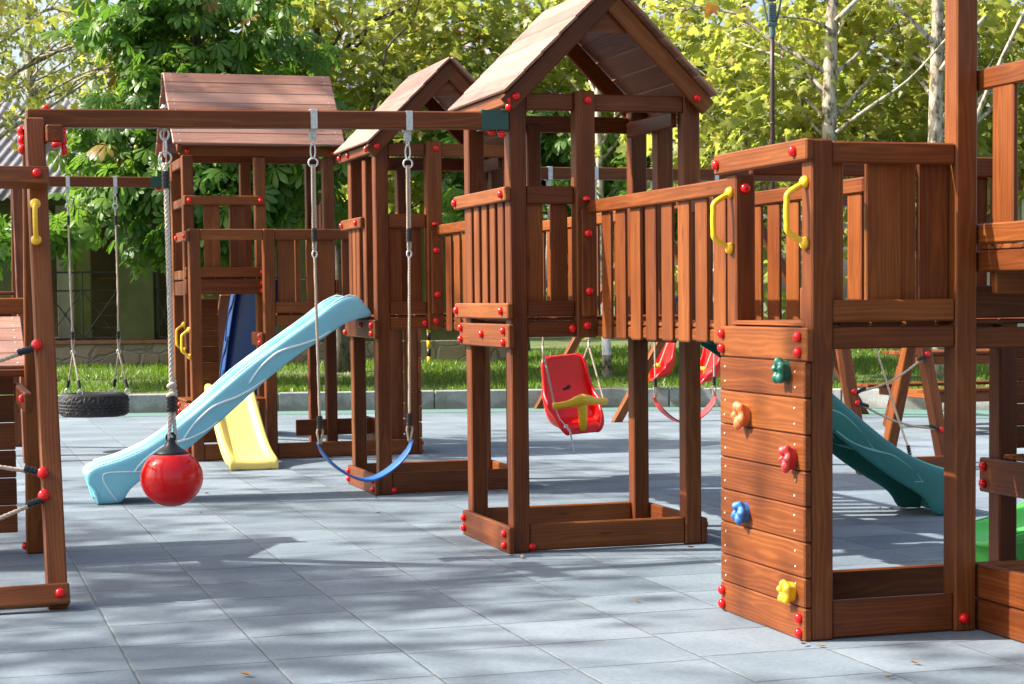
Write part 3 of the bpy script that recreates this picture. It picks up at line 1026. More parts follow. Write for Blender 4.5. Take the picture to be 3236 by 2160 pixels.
# wall of eight boards, rounded edges
wall = MB()
zs = [0.0, 0.136, 0.258, 0.403, 0.548, 0.692, 0.839, 0.988, 1.136, 1.2735]
wallm = None
for k in range(9):
    wall.box(RX0 - 0.036, RX0 - 0.002, RY0 - 0.024 if k == 8 else RY0 - 0.002, RY1 - 0.002, zs[k] + 0.0015, zs[k + 1] - 0.0015, 0.006)
    wall.cur = 1
    if 1 <= k <= 7:
        for yy in (RY0 + 0.085, RY1 - 0.055):
            for dz in (0.032, -0.032):
                wall.lathe([(0.0055, 0), (0.0045, 0.002)], (RX0 - 0.036, yy + random.uniform(-.006, .006), (zs[k] + zs[k + 1]) / 2 + dz), (-1, 0, 0), 6)
    wall.cur = 0
wallm = wall.build('climbing_wall', ['wood', 'steel'], rt)
for z in (1.236, 1.172):
    cap(wallm, (RX0 - .036, RY0 + 0.045, z), '-x')
    cap(wallm, (RX0 - .036, RY1 - 0.035, z + 0.003), '-x')
for z in (0.093, 0.031):
    cap(wallm, (RX0 - .036, RY0 + 0.040, z), '-x')
    cap(wallm, (RX0 - .036, RY1 - 0.030, z + 0.003), '-x')
caps(rt, '-y', (4.060, RY0 - 0.004, 0.055))
handle(rt, (RX0, RY0 + 0.050, 1.735), (-1, 0.0, 0), 0.245, 0.085)
handle(rt, (RX0, RY1 - 0.052, 1.735), (-1, 0.0, 0), 0.245, 0.085)


def hold(y, z, mat, seed, rot=0.0, s=1.0):
    """rock-shaped climbing hold: lobed outline pulled out from the wall, with a screw hollow in the middle"""
    r = random.Random(seed)
    mb = MB()
    nl = 5
    lob = [r.uniform(0.72, 1.12) for _ in range(nl)]
    n = 30
    prof = [(1.0, 0.0), (1.03, 0.014), (1.0, 0.026), (1.0, 0.034), (0.92, 0.046), (0.70, 0.054), (0.44, 0.054), (0.24, 0.046), (0.18, 0.024), (0.0, 0.022)]
    rows = []
    for j, (q, h) in enumerate(prof):
        row = []
        for k in range(n):
            a = 2 * math.pi * k / n
            ph = a * nl / (2 * math.pi)
            i0 = int(ph) % nl
            f = ph - int(ph)
            lv = lob[i0] * (1 - f) + lob[(i0 + 1) % nl] * f
            bump_ = 0.5 + 0.5 * math.cos(2 * math.pi * ph)
            R = 0.049 * s * (0.90 + 0.26 * (bump_ ** 1.2) * (0.25 if j < 2 else 1.0)) * lv
            hh = h * s * (0.84 + 0.20 * bump_) if 2 < j < 8 else h * s
            if j < 3:
                R *= 0.86
            aa = a + rot
            row.append((RX0 - 0.036 - hh, y + math.cos(aa) * R * q, z + math.sin(aa) * R * q * 1.12))
        rows.append(row)
    mb.grid(rows, True)
    o = mb.build('climbing_hold', mat, wallm, True)
    md = o.modifiers.new('s', 'SUBSURF')
    md.levels = md.render_levels = 1
    sm = MB()
    sm.lathe([(0.007, 0), (0.006, 0.004)], (RX0 - 0.036 - 0.028 * s, y, z), (-1, 0, 0), 8)
    sm.build('screw', 'steel', wallm)
    return o


hold(7.088, 1.096, 'greenhold', 3, 0.3, 1.05)['label'] = 'dark green rock-shaped climbing hold'
hold(7.494, 0.895, 'orange', 5, 1.1, 1.05)['label'] = 'orange rock-shaped climbing hold'
hold(7.024, 0.747, 'holdred', 9, 0.8, 1.06)['label'] = 'red rock-shaped climbing hold'
hold(7.498, 0.476, 'bluehold', 14, 2.0, 1.05)['label'] = 'blue rock-shaped climbing hold'
hold(7.043, 0.193, 'yellow', 21, 1.5, 1.04)['label'] = 'yellow rock-shaped climbing hold'

# ------------------------------------------------------------------ raised tower running out of the picture on the right
hx = 4.130
ht = thing('raised_play_tower', 'high wooden platform with slatted railing and two-board sand pit at the right edge', 'play tower', (hx, 6.85, 0))
wood(ht, 'rail', hx, hx + 0.036, 5.2, 6.985, 2.236, 2.322)
wood(ht, 'rail', hx, hx + 0.036, 5.2, 6.985, 1.606, 1.690)
wood(ht, 'deck_beam', hx, hx + 0.036, 5.2, 6.985, 1.490, 1.578)
deck(ht, hx + 0.004, 5.4, 5.2, 6.925, 1.602, 22, 'x')
mb = MB()
for y in (6.690, 6.43, 6.17, 5.91, 5.65, 5.39):
    mb.box(hx + 0.008, hx + 0.034, y, y + 0.158, 1.66, 2.27, 0.007)
mb.build('slat_panel', 'wood', ht)
for a, b in ((0.002, 0.130), (0.134, 0.280)):
    wood(ht, 'ground_board', hx + 0.002, hx + 0.036, 5.2, 6.972, a, b)
wood(ht, 'ground_board', hx + 0.036, 5.4, 6.93, 6.962, 0.134, 0.280)
wood(ht, 'post', 5.30, 5.40, 6.83, 6.925, 0.0, 2.32)
wood(ht, 'post', hx + 0.037, hx + 0.135, 5.2, 5.298, 0.0, 2.32)
wood(ht, 'post', 5.30, 5.40, 5.2, 5.298, 0.0, 2.32)
wood(ht, 'deck_beam', hx + .036, 5.4, 6.86, 6.896, 1.40, 1.578)
# low platform behind it with its back boards
lp = thing('low_platform', 'low dark wooden platform with boarded back beside the bright green slide', 'platform', (4.75, 7.55, 0))
wood(lp, 'side_beam', 4.652, 4.688, 6.98, 7.800, 0.480, 0.640)
caps(lp, '-x', (4.652, 7.755, 0.600), (4.652, 7.755, 0.520))
deck(lp, 4.690, 5.5, 7.05, 7.66, 0.662, 6, 'x')
mb = MB()
for k in range(5):
    mb.box(4.79, 5.6, 7.74, 7.765, 0.68 + k * 0.105, 0.68 + (k + 1) * 0.105 - 0.004, 0.006)
mb.build('back_boards', 'wood', lp)
wood(lp, 'post', 5.45, 5.54, 7.67, 7.735, 0.0, 1.16)

# ------------------------------------------------------------------ far tower with the roof slope facing the viewer
bt = thing('twin_deck_tower', 'two level wooden tower whose roof slope faces the viewer, behind the yellow slide', 'play tower', (2.15, 16.72, 0))
BY, BY2, BY3 = 16.725, 17.40, 18.34
pw = 0.100
for x in (2.150, 2.806, 4.098):
    wood(bt, 'post', x, x + pw, BY, BY + pw, 0.0, 2.048)
for (a, b) in ((1.950, 2.046), (1.300, 1.400)):
    wood(bt, 'rail', 2.906, 4.098, BY + .006, BY + .042, a, b)
wood(bt, 'rail', 2.250, 2.806, BY + .006, BY + .042, 1.950, 2.046)
wood(bt, 'deck_beam', 2.906, 4.098, BY + .006, BY + .042, 1.185, 1.278)
wood(bt, 'rail', 2.117, 2.149, BY - 0.03, BY2 - 0.02, 1.945, 2.030)
caps(bt, '-x', (2.117, BY + 0.02, 1.985), (2.117, BY2 - 0.10, 1.985))
mb = MB()
for a, b, dy in ((2.935, 3.090, .048), (3.100, 3.150, 0.075), (3.200, 3.450, .048), (3.52, 3.70, .048), (3.78, 3.98, .048)):
    mb.box(a, b, BY + dy, BY + dy + .022, 1.310, 1.975, 0.005)
mb.build('slat_panel', 'wood', bt)
deck(bt, 2.93, 4.16, BY + .05, BY2 - .01, 1.302, 10, 'y')
wood(bt, 'ground_board', 2.906, 4.098, BY + .012, BY + .046, 0.004, 0.140)
wood(bt, 'ground_board', 2.250, 2.806, BY + .012, BY + .046, 0.004, 0.150)
wood(bt, 'ground_board', 3.20, 3.99, BY2 + .03, BY2 + .064, 0.15, 0.30)
wood(bt, 'ground_board', 3.92, 3.955, BY2 - .4, BY3, 0.004, 0.30)
caps(bt, '-x', (2.117, BY + .05, 0.11))
# entry step
deck(bt, 2.10, 2.83, BY + .03, BY2 - .05, 0.545, 5, 'x')
wood(bt, 'step_beam', 2.114, 2.149, BY - 0.03, BY2 - 0.05, 0.385, 0.520)
caps(bt, '-x', (2.114, BY + 0.02, 0.485), (2.114, BY + 0.02, 0.420), (2.114, BY2 - 0.12, 0.485), (2.114, BY2 - 0.12, 0.420))
handle(bt, (2.150, BY + 0.05, 1.045), (-1, -0.25, 0), 0.235, 0.075)
handle(bt, (2.185, BY2 + 0.02, 1.085), (-1, -0.25, 0), 0.235, 0.075)
# small rung boards on the right post of the entry
for z in (1.07, 0.80):
    wood(bt, 'rung', 2.770, 2.804, BY + 0.0, BY + .55, z - 0.06, z + 0.06)
    caps(bt, '-x', (2.770, BY + 0.05, z + .03), (2.770, BY + 0.05, z - .03))
# climbing boards on the far right side, seen edge on, and dark inner wall
mb = MB()
for k in range(8):
    mb.box(4.200, 4.232, BY - 0.005, BY + 0.60, 0.146 * k + 0.003, 0.146 * (k + 1) - 0.003, 0.009)
mb.build('climbing_wall', 'wood', bt)
caps(bt, 'x', (4.232, BY + .04, 0.10), (4.232, BY + .04, 0.03))
mb = MB()
for k in range(2):
    mb.box(3.82 + 0.135 * k, 3.82 + 0.135 * (k + 1) - .004, BY + 0.11, BY + 0.132, 0.02, 1.18, 0.005)
mb.build('inner_wall', 'wood', bt)
# body
for x in (2.190, 2.850, 3.490):
    wood(bt, 'post', x, x + pw, BY2, BY2 + pw, 0.0, 2.73 if x != 2.190 else 2.74)
for x in (2.190, 2.850, 3.490):
    wood(bt, 'post', x, x + pw, BY3 - pw, BY3, 0.0 if x != 2.850 else 1.48, 2.73)
wood(bt, 'top_plate', 2.160, 3.640, BY2 - 0.034, BY2, 2.738, 2.826)
wood(bt, 'top_plate', 2.160, 3.640, BY3, BY3 + 0.034, 2.738, 2.826)
wood(bt, 'top_plate', 2.200, 2.234, BY2 + pw, BY3 - pw, 2.64, 2.735)
wood(bt, 'top_plate', 3.592, 3.626, BY2 + .01, BY3 - .01, 2.66, 2.76)
caps(bt, '-y', (2.235, BY2 - .034, 2.775), (3.575, BY2 - .034, 2.775), (2.245, BY2 - 0.036, 2.33), (2.895, BY2 - 0.036, 2.33),
     (2.245, BY2 - 0.036, 1.675), (2.895, BY2 - 0.036, 1.675), (2.245, BY2 - .036, 1.575), (2.245, BY2 - .036, 1.505), (2.895, BY2 - .036, 1.575), (2.895, BY2 - .036, 1.505))
wood(bt, 'rail', 2.195, 2.940, BY2 - 0.036, BY2 - .001, 2.288, 2.374)
wood(bt, 'rail', 2.195, 2.940, BY2 - 0.036, BY2 - .001, 1.630, 1.722)
wood(bt, 'deck_beam', 2.195, 2.940, BY2 - 0.036, BY2 - .001, 1.475, 1.612)
mb = MB()
for a in (2.375, 2.610):
    mb.box(a, a + 0.148, BY2 + 0.002, BY2 + 0.024, 1.66, 2.33, 0.006)
mb.build('slat_panel', 'wood', bt)
wood(bt, 'rail', 2.200, 2.234, BY2 + pw, BY3 - pw, 2.28, 2.36)
wood(bt, 'rail', 2.200, 2.234, BY2 + pw, BY3 - pw, 1.62, 1.70)
wood(bt, 'deck_beam', 2.200, 2.234, BY2 + pw, BY3 - pw, 1.47, 1.60)
wood(bt, 'rail', 3.592, 3.626, BY2 + .1, BY3 + 0.05, 2.28, 2.36)
wood(bt, 'deck_beam', 3.592, 3.626, BY2 - .02, BY3 + 0.05, 1.47, 1.60)
mb = MB()
slats_y(mb, [BY2 + 0.20 + 0.17 * k for k in range(5)], 0.10, 3.566, 3.590, 1.62, 2.33)
mb.build('slat_panel', 'wood', bt)
deck(bt, 2.20, 3.58, BY2 + .03, BY3 - .03, 1.636, 10, 'y')
mb = MB()                                   # boarded back of the lower storey, left part
for k in range(9):
    mb.box(2.29, 2.62, BY3 - 0.04, BY3 - 0.018, 0.05 + k * 0.155, 0.05 + (k + 1) * 0.155 - 0.005, 0.006)
mb.build('back_boards', 'wood', bt)
woodbar(bt, 'brace', (2.70, BY3 + 0.03, 1.47), (2.70, BY3 + 1.60, 0.06), 0.10, 0.034, (1, 0, 0))
gable_roof(bt, 'x', (BY2 + BY3) / 2, 2.085, 3.660, 0.670, 3.520, 2.815, 7)
rafters(bt, 'x', (BY2 + BY3) / 2, 2.130, 0.034, 0.660, 3.505, 2.811)
rafters(bt, 'x', (BY2 + BY3) / 2, 3.590, 0.034, 0.660, 3.505, 2.811)
caps(bt, '-x', (2.130, BY3 + 0.10, 2.83), (2.155, BY3 - .05, 2.62))

# ------------------------------------------------------------------ slides
RIM = [(0, 1.325), (.05, 1.385), (.10, 1.43), (.17, 1.445), (.27, 1.395), (.38, 1.31), (.5, 1.225), (.73, 1.07), (.95, .915), (1.2, .70), (1.44, .505), (1.60, .40), (1.72, .348), (1.80, .318), (1.87, .298), (1.95, .278), (2.02, .252), (2.055, .205)]
LOW = [(0, 1.285), (.05, 1.278), (.12, 1.262), (.2, 1.235), (.29, 1.175), (.4, 1.10), (.5, 1.045), (.72, .885), (.95, .69), (1.2, .47), (1.42, .305), (1.58, .205), (1.70, .145), (1.768, .075), (1.790, 0.004), (1.86, 0.0), (1.93, 0.0), (1.965, 0.0)]
DEP = [0.02, .07, .10, .12, .12, .12, .12, .12, .12, .12, .115, .11, .10, .09, .08, .06, .03, .01]
_WAVE = [(0, .40), (.05, .58), (.10, .70), (.16, .745), (.22, .73), (.30, .55), (.38, .32), (.46, .16), (.52, .08), (.60, .02)]


def _interp(tab, s):
    for (a, za), (b, zb) in zip(tab, tab[1:]):
        if s <= b:
            return za + (zb - za) * (s - a) / (b - a)
    return tab[-1][1]


def wave_slide(label, org, d, ac, width, mats, zoff=0.0, zs=1.0, group='wavy plastic slides'):
    """moulded slide: org is the near top corner, d the way down, ac across"""
    d, ac = Vector((*d, 0)), Vector((*ac, 0))
    O = Vector((org[0], org[1], 0))
    t = thing('slide', label, 'slide', tuple(O + d * 1.0 + ac * width / 2), group)
    P = lambda s, y, z: O + d * s + ac * y + Vector((0, 0, z * zs + zoff * max(0, 1 - s / 2.0)))
    rows = []
    for (rs, rz), (ls, lz), dp in zip(RIM, LOW, DEP):
        b = max(rz - dp, lz + 0.03) if rs < 1.7 else rz - dp
        w = width
        rows.append([P(ls, 0.012, lz), P(ls * .7 + rs * .3, 0.004, lz * .7 + rz * .3), P(rs, -0.008, rz - 0.022), P(rs, 0.004, rz), P(rs, 0.034, rz - 0.002), P(rs, 0.052, rz - 0.03 * min(1, dp / .1)),
                     P(rs, 0.085, b + 0.012), P(rs, 0.13, b), P(rs, w * .5, b - 0.004), P(rs, w - 0.13, b), P(rs, w - 0.085, b + 0.012),
                     P(rs, w - 0.052, rz - 0.03 * min(1, dp / .1)), P(rs, w - 0.034, rz - 0.002), P(rs, w - 0.004, rz), P(rs, w + 0.008, rz - 0.022), P(ls * .7 + rs * .3, w - 0.004, lz * .7 + rz * .3), P(ls, w - 0.012, lz)])
    # foot: the outer end folds down to the ground
    last = rows[-1]
    rows.append([p.lerp(Vector((*(P(1.975, 0, 0) + ac * ((p - O).dot(ac))).xy, 0.115)), 1.0) if 2 <= i <= 14 else p for i, p in enumerate(last)])
    rows.append([Vector((*(P(1.965, 0, 0) + ac * ((p - O).dot(ac))).xy, 0.004)) for i, p in enumerate(last)])
    mb = MB()
    mb.grid(rows)
    o = mb.build('slide_body', mats[0], t, True)
    so = o.modifiers.new('t', 'SOLIDIFY')
    so.thickness = 0.010
    su = o.modifiers.new('s', 'SUBSURF')
    su.levels = su.render_levels = 1
    for yy in (0.016, width - 0.016):
        mb = MB()
        mb.tube([P(s, yy, _interp(RIM, s) + 0.0005) for s in [0.06 + k * 0.05 for k in range(39)]], 0.0060, 6)
        mb.build('rim', mats[1], t, True)  # rim highlight drawn as a paler tube on sky blue and teal slides
    mb = MB()
    mb.tube(spline([P(1.66, -0.003, .225), P(1.80, -0.004, .226), P(1.895, -0.004, .224), P(1.93, -0.002, .205), P(1.915, 0.0, .140), P(1.835, 0.006, .015)], 5), 0.0055, 6)
    mb.build('foot_ridge', mats[1], t, True)
    for side in (0, 1):
        for s0 in (0.90, 1.38, 1.72):
            mb = MB()
            pts = []
            for ds, f in _WAVE:
                s = s0 - ds
                rz, lz = _interp(RIM, s), _interp(LOW, s)
                f2 = 0.08 + 0.84 * f
                yy = -0.0045 if side == 0 else width + 0.0045
                yy += (0.006 if f2 < .3 else 0.0) * (1 if side == 0 else -1)
                pts.append(P(s, yy, lz + (rz - lz) * f2))
            mb.tube(spline(pts, 3), [0.005 + 0.0045 * math.sin(math.pi * k / ((len(pts) - 1) * 3)) for k in range((len(pts) - 1) * 3 + 1)], 6)
            mb.build('wave_ridge', mats[1], t, True)
    return t


wave_slide('sky blue wavy plastic slide with a white sheen, running down past the red ball', (3.025, 13.40), (-1, 0), (0, 1), 0.475, ('skyblue', 'skyglint'))
wave_slide('dark teal wavy plastic slide behind the climbing wall tower', (4.215, 10.62), (1, 0), (0, 1), 0.48, ('teal', 'tealglint'))
wave_slide('dark blue plastic slide going down at the back of the two level tower', (2.83, 18.37), (0, 1), (1, 0), 0.50, ('navy', 'navy'), 0.34)
wave_slide('bright green plastic slide beside the low dark platform', (7.03, 8.22), (-1, 0), (0, 1), 0.50, ('lime', 'lime'), 0.0, 0.72)


def short_slide():
    """short straight slide with raised edges"""
    t = thing('slide', 'short pale yellow plastic slide coming out between two posts', 'slide', (2.53, 16.25, 0))
    st = [(0, .640), (.05, .655), (.12, .64), (.25, .53), (.42, .38), (.60, .235), (.78, .125), (.93, .085), (1.03, .080), (1.06, .072), (1.07, .04), (1.07, .004)]
    rows = []
    for k, (s, z) in enumerate(st):
        e = (0.0, .03, .045, .05, .05, .05, .045, .035, .018, .006, .0, 0)[k]
        y = 16.76 - s
        xa = 2.265 + 0.055 * s
        xb = 2.655 + 0.060 * s
        lo = z - 0.035 if k < 9 else (z - 0.035 * (11 - k) / 3 if k < 11 else 0.004)
        lo = max(lo, 0.004)
        rows.append([(xa, y, max(lo - 0.015, .003)), (xa - .004, y, z + e - .012), (xa + .004, y, z + e), (xa + .030, y, z + e), (xa + .042, y, z + e - .010 if e else z), (xa + .060, y, z + .006), (xa + .09, y, z),
                     ((xa + xb) / 2, y, z - .003), (xb - .09, y, z), (xb - .060, y, z + .006), (xb - .042, y, z + e - .010 if e else z), (xb - .030, y, z + e), (xb - .004, y, z + e), (xb + .004, y, z + e - .012), (xb, y, max(lo - 0.015, .003))])
    mb = MB()
    mb.grid(rows)
    o = mb.build('slide_body', 'paleyellow', t, True)
    so = o.modifiers.new('t', 'SOLIDIFY')
    so.thickness = 0.010
    su = o.modifiers.new('s', 'SUBSURF')
    su.levels = su.render_levels = 1


short_slide()


# ------------------------------------------------------------------ swing beams, A-frames
def leg(t, x, y0, y1, z1, w=0.095, th=0.095, extra=0.0):
    """square leg in the plane x..x+w from foot (y0, 0) leaning to (y1, z1)"""
    p0, p1 = Vector((x + w / 2, y0, 0.002)), Vector((x + w / 2, y1, z1))
    d = (p1 - p0).normalized()
    mb = MB()
    h = th / 2 / max(d.z, .2)
    vs = []
    # parallelogram section so that the foot sits flat
    mb.slab((p0 + p1) / 2, (p1 - p0) / 2, Vector((w / 2, 0, 0)), Vector((0, h, 0)), 0.008)
    return mb.build('leg', 'wood', t)


def green_bracket(t, xa, xb, y0, y1, z0, z1):
    mb = MB()
    e = 0.004
    mb.box(xa, xb, y0 - e, y0 - 0.0005, z0 - e, z1 + e, 0.001)
    mb.box(xa, xb, y1 + 0.0005, y1 + e, z0 - e, z1 + e, 0.001)
    mb.box(xa, xb, y0 - e, y1 + e, z1 + 0.001, z1 + e + 0.003, 0.001)
    mb.box(xa, xb, y0 - e, y1 + e, z0 - e - 0.003, z0 - 0.001, 0.001)
    mb.build('bracket', 'bracket', t)
    caps(t, '-z', (xa + (xb - xa) * 0.45, (y0 + y1) / 2 - 0.01, z0 - 0.008), (xb - 0.035, (y0 + y1) / 2 - 0.02, z0 - 0.008))
    cap(t, (xb - 0.03, y0 + 0.02, z0 - 0.022), '-z')


def net_ropes(t, pairs, x0, x1, yf, rise):
    """rope net hung between two leaning legs; yf(z) gives the leaning plane; pairs are (z at x0, z at x1)"""
    for za, zb in pairs:
        mb = MB()
        pa, pb = Vector((x0, yf(za) - 0.01, za)), Vector((x1, yf(zb) - 0.01, zb))
        n = 8
        pts = [pa.lerp(pb, k / n) - Vector((0, 0, 0.05 * math.sin(math.pi * k / n))) for k in range(n + 1)]
        rope_mb(mb, pts, 0.0095)
        mb.build('net_rope', 'rope', t, True)
        fb = MB()
        ferrule(fb, pa.lerp(pb, 0.055), pb - pa)
        ferrule(fb, pb.lerp(pa, 0.055), pb - pa)
        fb.build('ferrule', 'blackp', t)


sf = thing('swing_frame', 'wooden swing beam on a leaning ladder frame, bolted to the nearest roofed tower', 'swing frame', (0.51, 9.98, 0))
leg(sf, 0.460, 8.915, 9.862, 2.335)
leg(sf, 0.460, 10.955, 10.085, 2.300)
leg(sf, -0.560, 8.915, 9.862, 2.335)
leg(sf, -0.560, 10.955, 10.085, 2.300)
woodbar(sf, 'beam', (0.476, 9.979, 2.343), (3.018, 9.979, 2.374), 0.092, 0.096)
wood(sf, 'cross_piece', 0.557, 0.640, 9.72, 10.30, 2.205, 2.293)
wood(sf, 'tie', 0.412, 0.455, 9.62, 10.88, 0.865, 0.965)
cap(sf, (0.412, 9.68, 0.935), '-x')
woodbar(sf, 'crossbar', (-0.66, 9.615, 2.022), (0.560, 9.615, 2.022), 0.092, 0.080, (0, .37, .92))
cap(sf, (0.500, 9.578, 2.040), (0, -.93, .37))
woodbar(sf, 'crossbar', (-0.66, 8.848, 0.060), (0.560, 8.848, 0.072), 0.098, 0.060, (0, .37, .92))
cap(sf, (0.515, 8.818, 0.082), (0, -.93, .37))
_pl = lambda z: 8.915 - 0.048 + (z / 2.335) * 0.947
for z in (1.205, 0.610, 0.508):
    cap(sf, (0.470, _pl(z), z), (-.45, -.85, .25), 1.25)
mb = MB()
for (x0_, z0_, x1_, z1_) in ((0.455, 1.190, -0.50, 0.95), (0.462, 0.612, -0.50, 0.86), (0.468, 0.492, -0.50, 0.20)):
    mb = MB()
    pa, pb = Vector((x0_, _pl(z0_), z0_)), Vector((x1_, _pl(z1_), z1_))
    rope_mb(mb, [pa.lerp(pb, k / 8) - Vector((0, 0, 0.03 * math.sin(math.pi * k / 8))) for k in range(9)], 0.0105)
    mb.build('net_rope', 'rope', sf, True)
    fb = MB()
    ferrule(fb, pa.lerp(pb, 0.045), pb - pa, 0.018, 0.075)
    fb.build('ferrule', 'blackp', sf)
for z in (2.235, 2.185, 2.285):
    cap(sf, (0.460, 9.99 + (z - 2.235) * 0.8, z), '-x', 1.25)
    cap(sf, (0.640, 9.90 + (z - 2.235) * 0.8, z - 0.01), 'x', 1.25)
cap(sf, (0.575, 9.98, 2.391), 'z')
cap(sf, (0.605, 9.70, 2.200), '-z', 1.1)
caps(sf, '-x', (0.460, 10.93, 0.045))
green_bracket(sf, 2.868, 3.020, 9.931, 10.027, 2.326, 2.420)
handle(sf, (0.487, 9.532, 1.800), (-0.1, -.92, .37), 0.175, 0.045)

# beam of the tyre swing, running out from the far tower
tf = thing('swing_frame', 'wooden beam from the far left tower carrying the tyre swing', 'swing frame', (0.82, 18.3, 0))
wood(tf, 'beam', 0.74, 2.160, 18.235, 18.330, 2.500, 2.594)
green_bracket(tf, 2.00, 2.150, 18.235, 18.330, 2.500, 2.594)
leg(tf, 0.72, 17.28, 18.18, 2.49)
leg(tf, 0.72, 19.30, 18.38, 2.49)
cap(tf, (2.15, 18.235, 2.45), '-y')

# beam from the middle tower with its netted A-frame
nf = thing('swing_frame', 'wooden swing frame with a rope net, seen under the deck right of the climbing wall', 'swing frame', (6.95, 14.15, 0))
wood(nf, 'beam', 4.122, 7.05, 14.060, 14.154, 2.330, 2.424)
green_bracket(nf, 4.124, 4.236, 14.060, 14.154, 2.330, 2.424)
for x in (6.90, 7.62):
    leg(nf, x, 13.36, 14.21, 2.325)
    leg(nf, x, 14.34, 13.80, 1.34)
woodbar(nf, 'crossbar', (6.86, 13.31, 0.075), (7.74, 13.31, 0.075), 0.095, 0.055, (0, .28, .96))
woodbar(nf, 'crossbar', (6.86, 14.10, 2.18), (7.74, 14.10, 2.18), 0.095, 0.055, (0, .28, .96))
_pn = lambda z: 13.36 - 0.05 + (z / 2.335) * 0.85
cap(nf, (7.00, 13.305 - .026, 0.08), '-y')
net_ropes(nf, [(0.635, 0.905), (0.548, 0.330), (1.25, 1.3)], 6.98, 7.64, _pn, 0)
mb = MB()
rope_mb(mb, [(7.16, _pn(1.6), 1.6), (7.20, _pn(1.0) - .02, 1.0), (7.29, _pn(.45) - .02, 0.44), (7.36, _pn(0.13), 0.13)], 0.0095)
mb.build('net_rope', 'rope', nf, True)
fb = MB()
ferrule(fb, (7.35, _pn(0.17), 0.17), (0.2, -.1, -1))
fb.build('ferrule', 'blackp', nf)
for x, z in ((6.955, 0.64), (7.66, 0.92), (6.965, 0.55), (7.665, .325)):
    cap(nf, (x, _pn(z), z), '-y', 1.1)

# free-standing swing far back
af = thing('swing_frame', 'free-standing wooden A-frame swing near the lawn kerb, its slanting legs seen past the tower posts', 'swing frame', (8.9, 21.5, 0))
for y in (20.10, 23.0):
    for s in (-1, 1):
        p0, p1 = Vector((8.9 + s * 1.55, y, 0.002)), Vector((8.9 - s * 0.06, y + (0.06 if s > 0 else -.06), 2.72))
        mb = MB()
        mb.slab((p0 + p1) / 2, (p1 - p0) / 2, Vector((0, 0.048, 0)), Vector((0.056, 0, 0)), 0.008)
        mb.build('leg', 'wood', af)
    caps(af, '-y', (8.80, y - .11, 2.62), (8.90, y - .11, 2.66), (8.84, y - .11, 2.54), (9.0, y - .05, 2.60))
wood(af, 'beam', 8.85, 8.95, 19.9, 23.2, 2.50, 2.60)

# ------------------------------------------------------------------ hanging things
bs = thing('ball_swing', 'shiny red ball with a black collar hanging on a single hemp rope', 'ball swing', (1.170, 9.979, 0.34))
hw = MB()
ring_mb(hw, (1.170, 9.979, 2.275), (0.3, 1, 0), 0.022, 0.006, 16, 6, ((0, 0, 1), 1.4))
hw.tube([(1.170, 9.979, 2.29), (1.170, 9.979, 2.42)], 0.008, 8)
hw.lathe([(0.020, 0), (0.020, 0.008), (0.012, 0.010), (0.012, 0.02)], (1.170, 9.979, 2.406), (0, 0, 1), 6)
ring_mb(hw, (1.171, 9.979, 2.205), (1, .3, 0), 0.015, 0.0055, 16, 6, ((0, 0, 1), 3.2))
ring_mb(hw, (1.171, 9.979, 2.152), (.25, 1, 0), 0.031, 0.0055, 20, 6)
hw.build('steel_link', 'steel', bs, True)
mb = MB()
rope_mb(mb, [(1.169, 9.979, 2.125), (1.172, 9.979, 2.05), (1.175, 9.979, 1.7), (1.178, 9.979, 1.3), (1.178, 9.979, 1.0)], 0.0138, 0.075, 3, 6)
# knot and doubled end through the loop
for kz, kr in ((0.985, 0.016), (0.935, 0.020)):
    kn = [(1.178 + kr * math.cos(a), 9.979 + 0.02 * math.sin(a), kz + 0.012 * math.cos(a + 1) - 0.004 * a) for a in [k * 0.8 for k in range(9)]]
    mb.tube(spline(kn, 2), 0.0115, 7)
rope_mb(mb, [(1.178, 9.979, 1.0), (1.178, 9.979, 0.90)], 0.0138, 0.075, 3, 6)
rope_mb(mb, [(1.172, 9.975, 0.90), (1.166, 9.976, 0.80), (1.160, 9.977, 0.70), (1.158, 9.978, 0.632)], 0.0112, 0.07, 3, 6)
rope_mb(mb, [(1.182, 9.982, 0.90), (1.186, 9.982, 0.80), (1.192, 9.981, 0.70), (1.186, 9.980, 0.645)], 0.0112, 0.07, 3, 6)
mb.build('rope', 'hemp', bs, True)
fb = MB()
ferrule(fb, (1.171, 9.979, 2.04), (0, 0, 1), 0.022, 0.09)
ferrule(fb, (1.177, 9.979, 0.875), (0, 0, 1), 0.027, 0.085)
fb.build('ferrule', 'blackp', bs)
cx, cy, cz = 1.168, 9.979, 0.484
prof = []
for k in range(33):
    a = -math.pi / 2 + math.pi * k / 32 * 0.80
    r, z = 0.163 * math.cos(a), 0.149 * math.sin(a)
    if z > 0:
        z *= 1.05
    prof.append((max(r, 0.0005), z))
mb = MB()
mb.lathe(prof, (cx, cy, cz), n=48)
mb.build('ball', 'red', bs, True)
r0, z0 = prof[-1]
mb = MB()
mb.lathe([(r0 + .0012, z0 - .004), (r0 * .80, z0 + 0.016), (r0 * .58, z0 + .029), (r0 * .40, z0 + .042), (0.026, z0 + .056), (0.020, z0 + .075), (0.018, z0 + 0.085)], (cx, cy, cz), n=40)
ring_mb(mb, (cx, cy, cz + z0 + 0.088), (0.25, 1, 0), 0.021, 0.008, 18, 8)
mb.build('collar', 'blackp', bs, True)


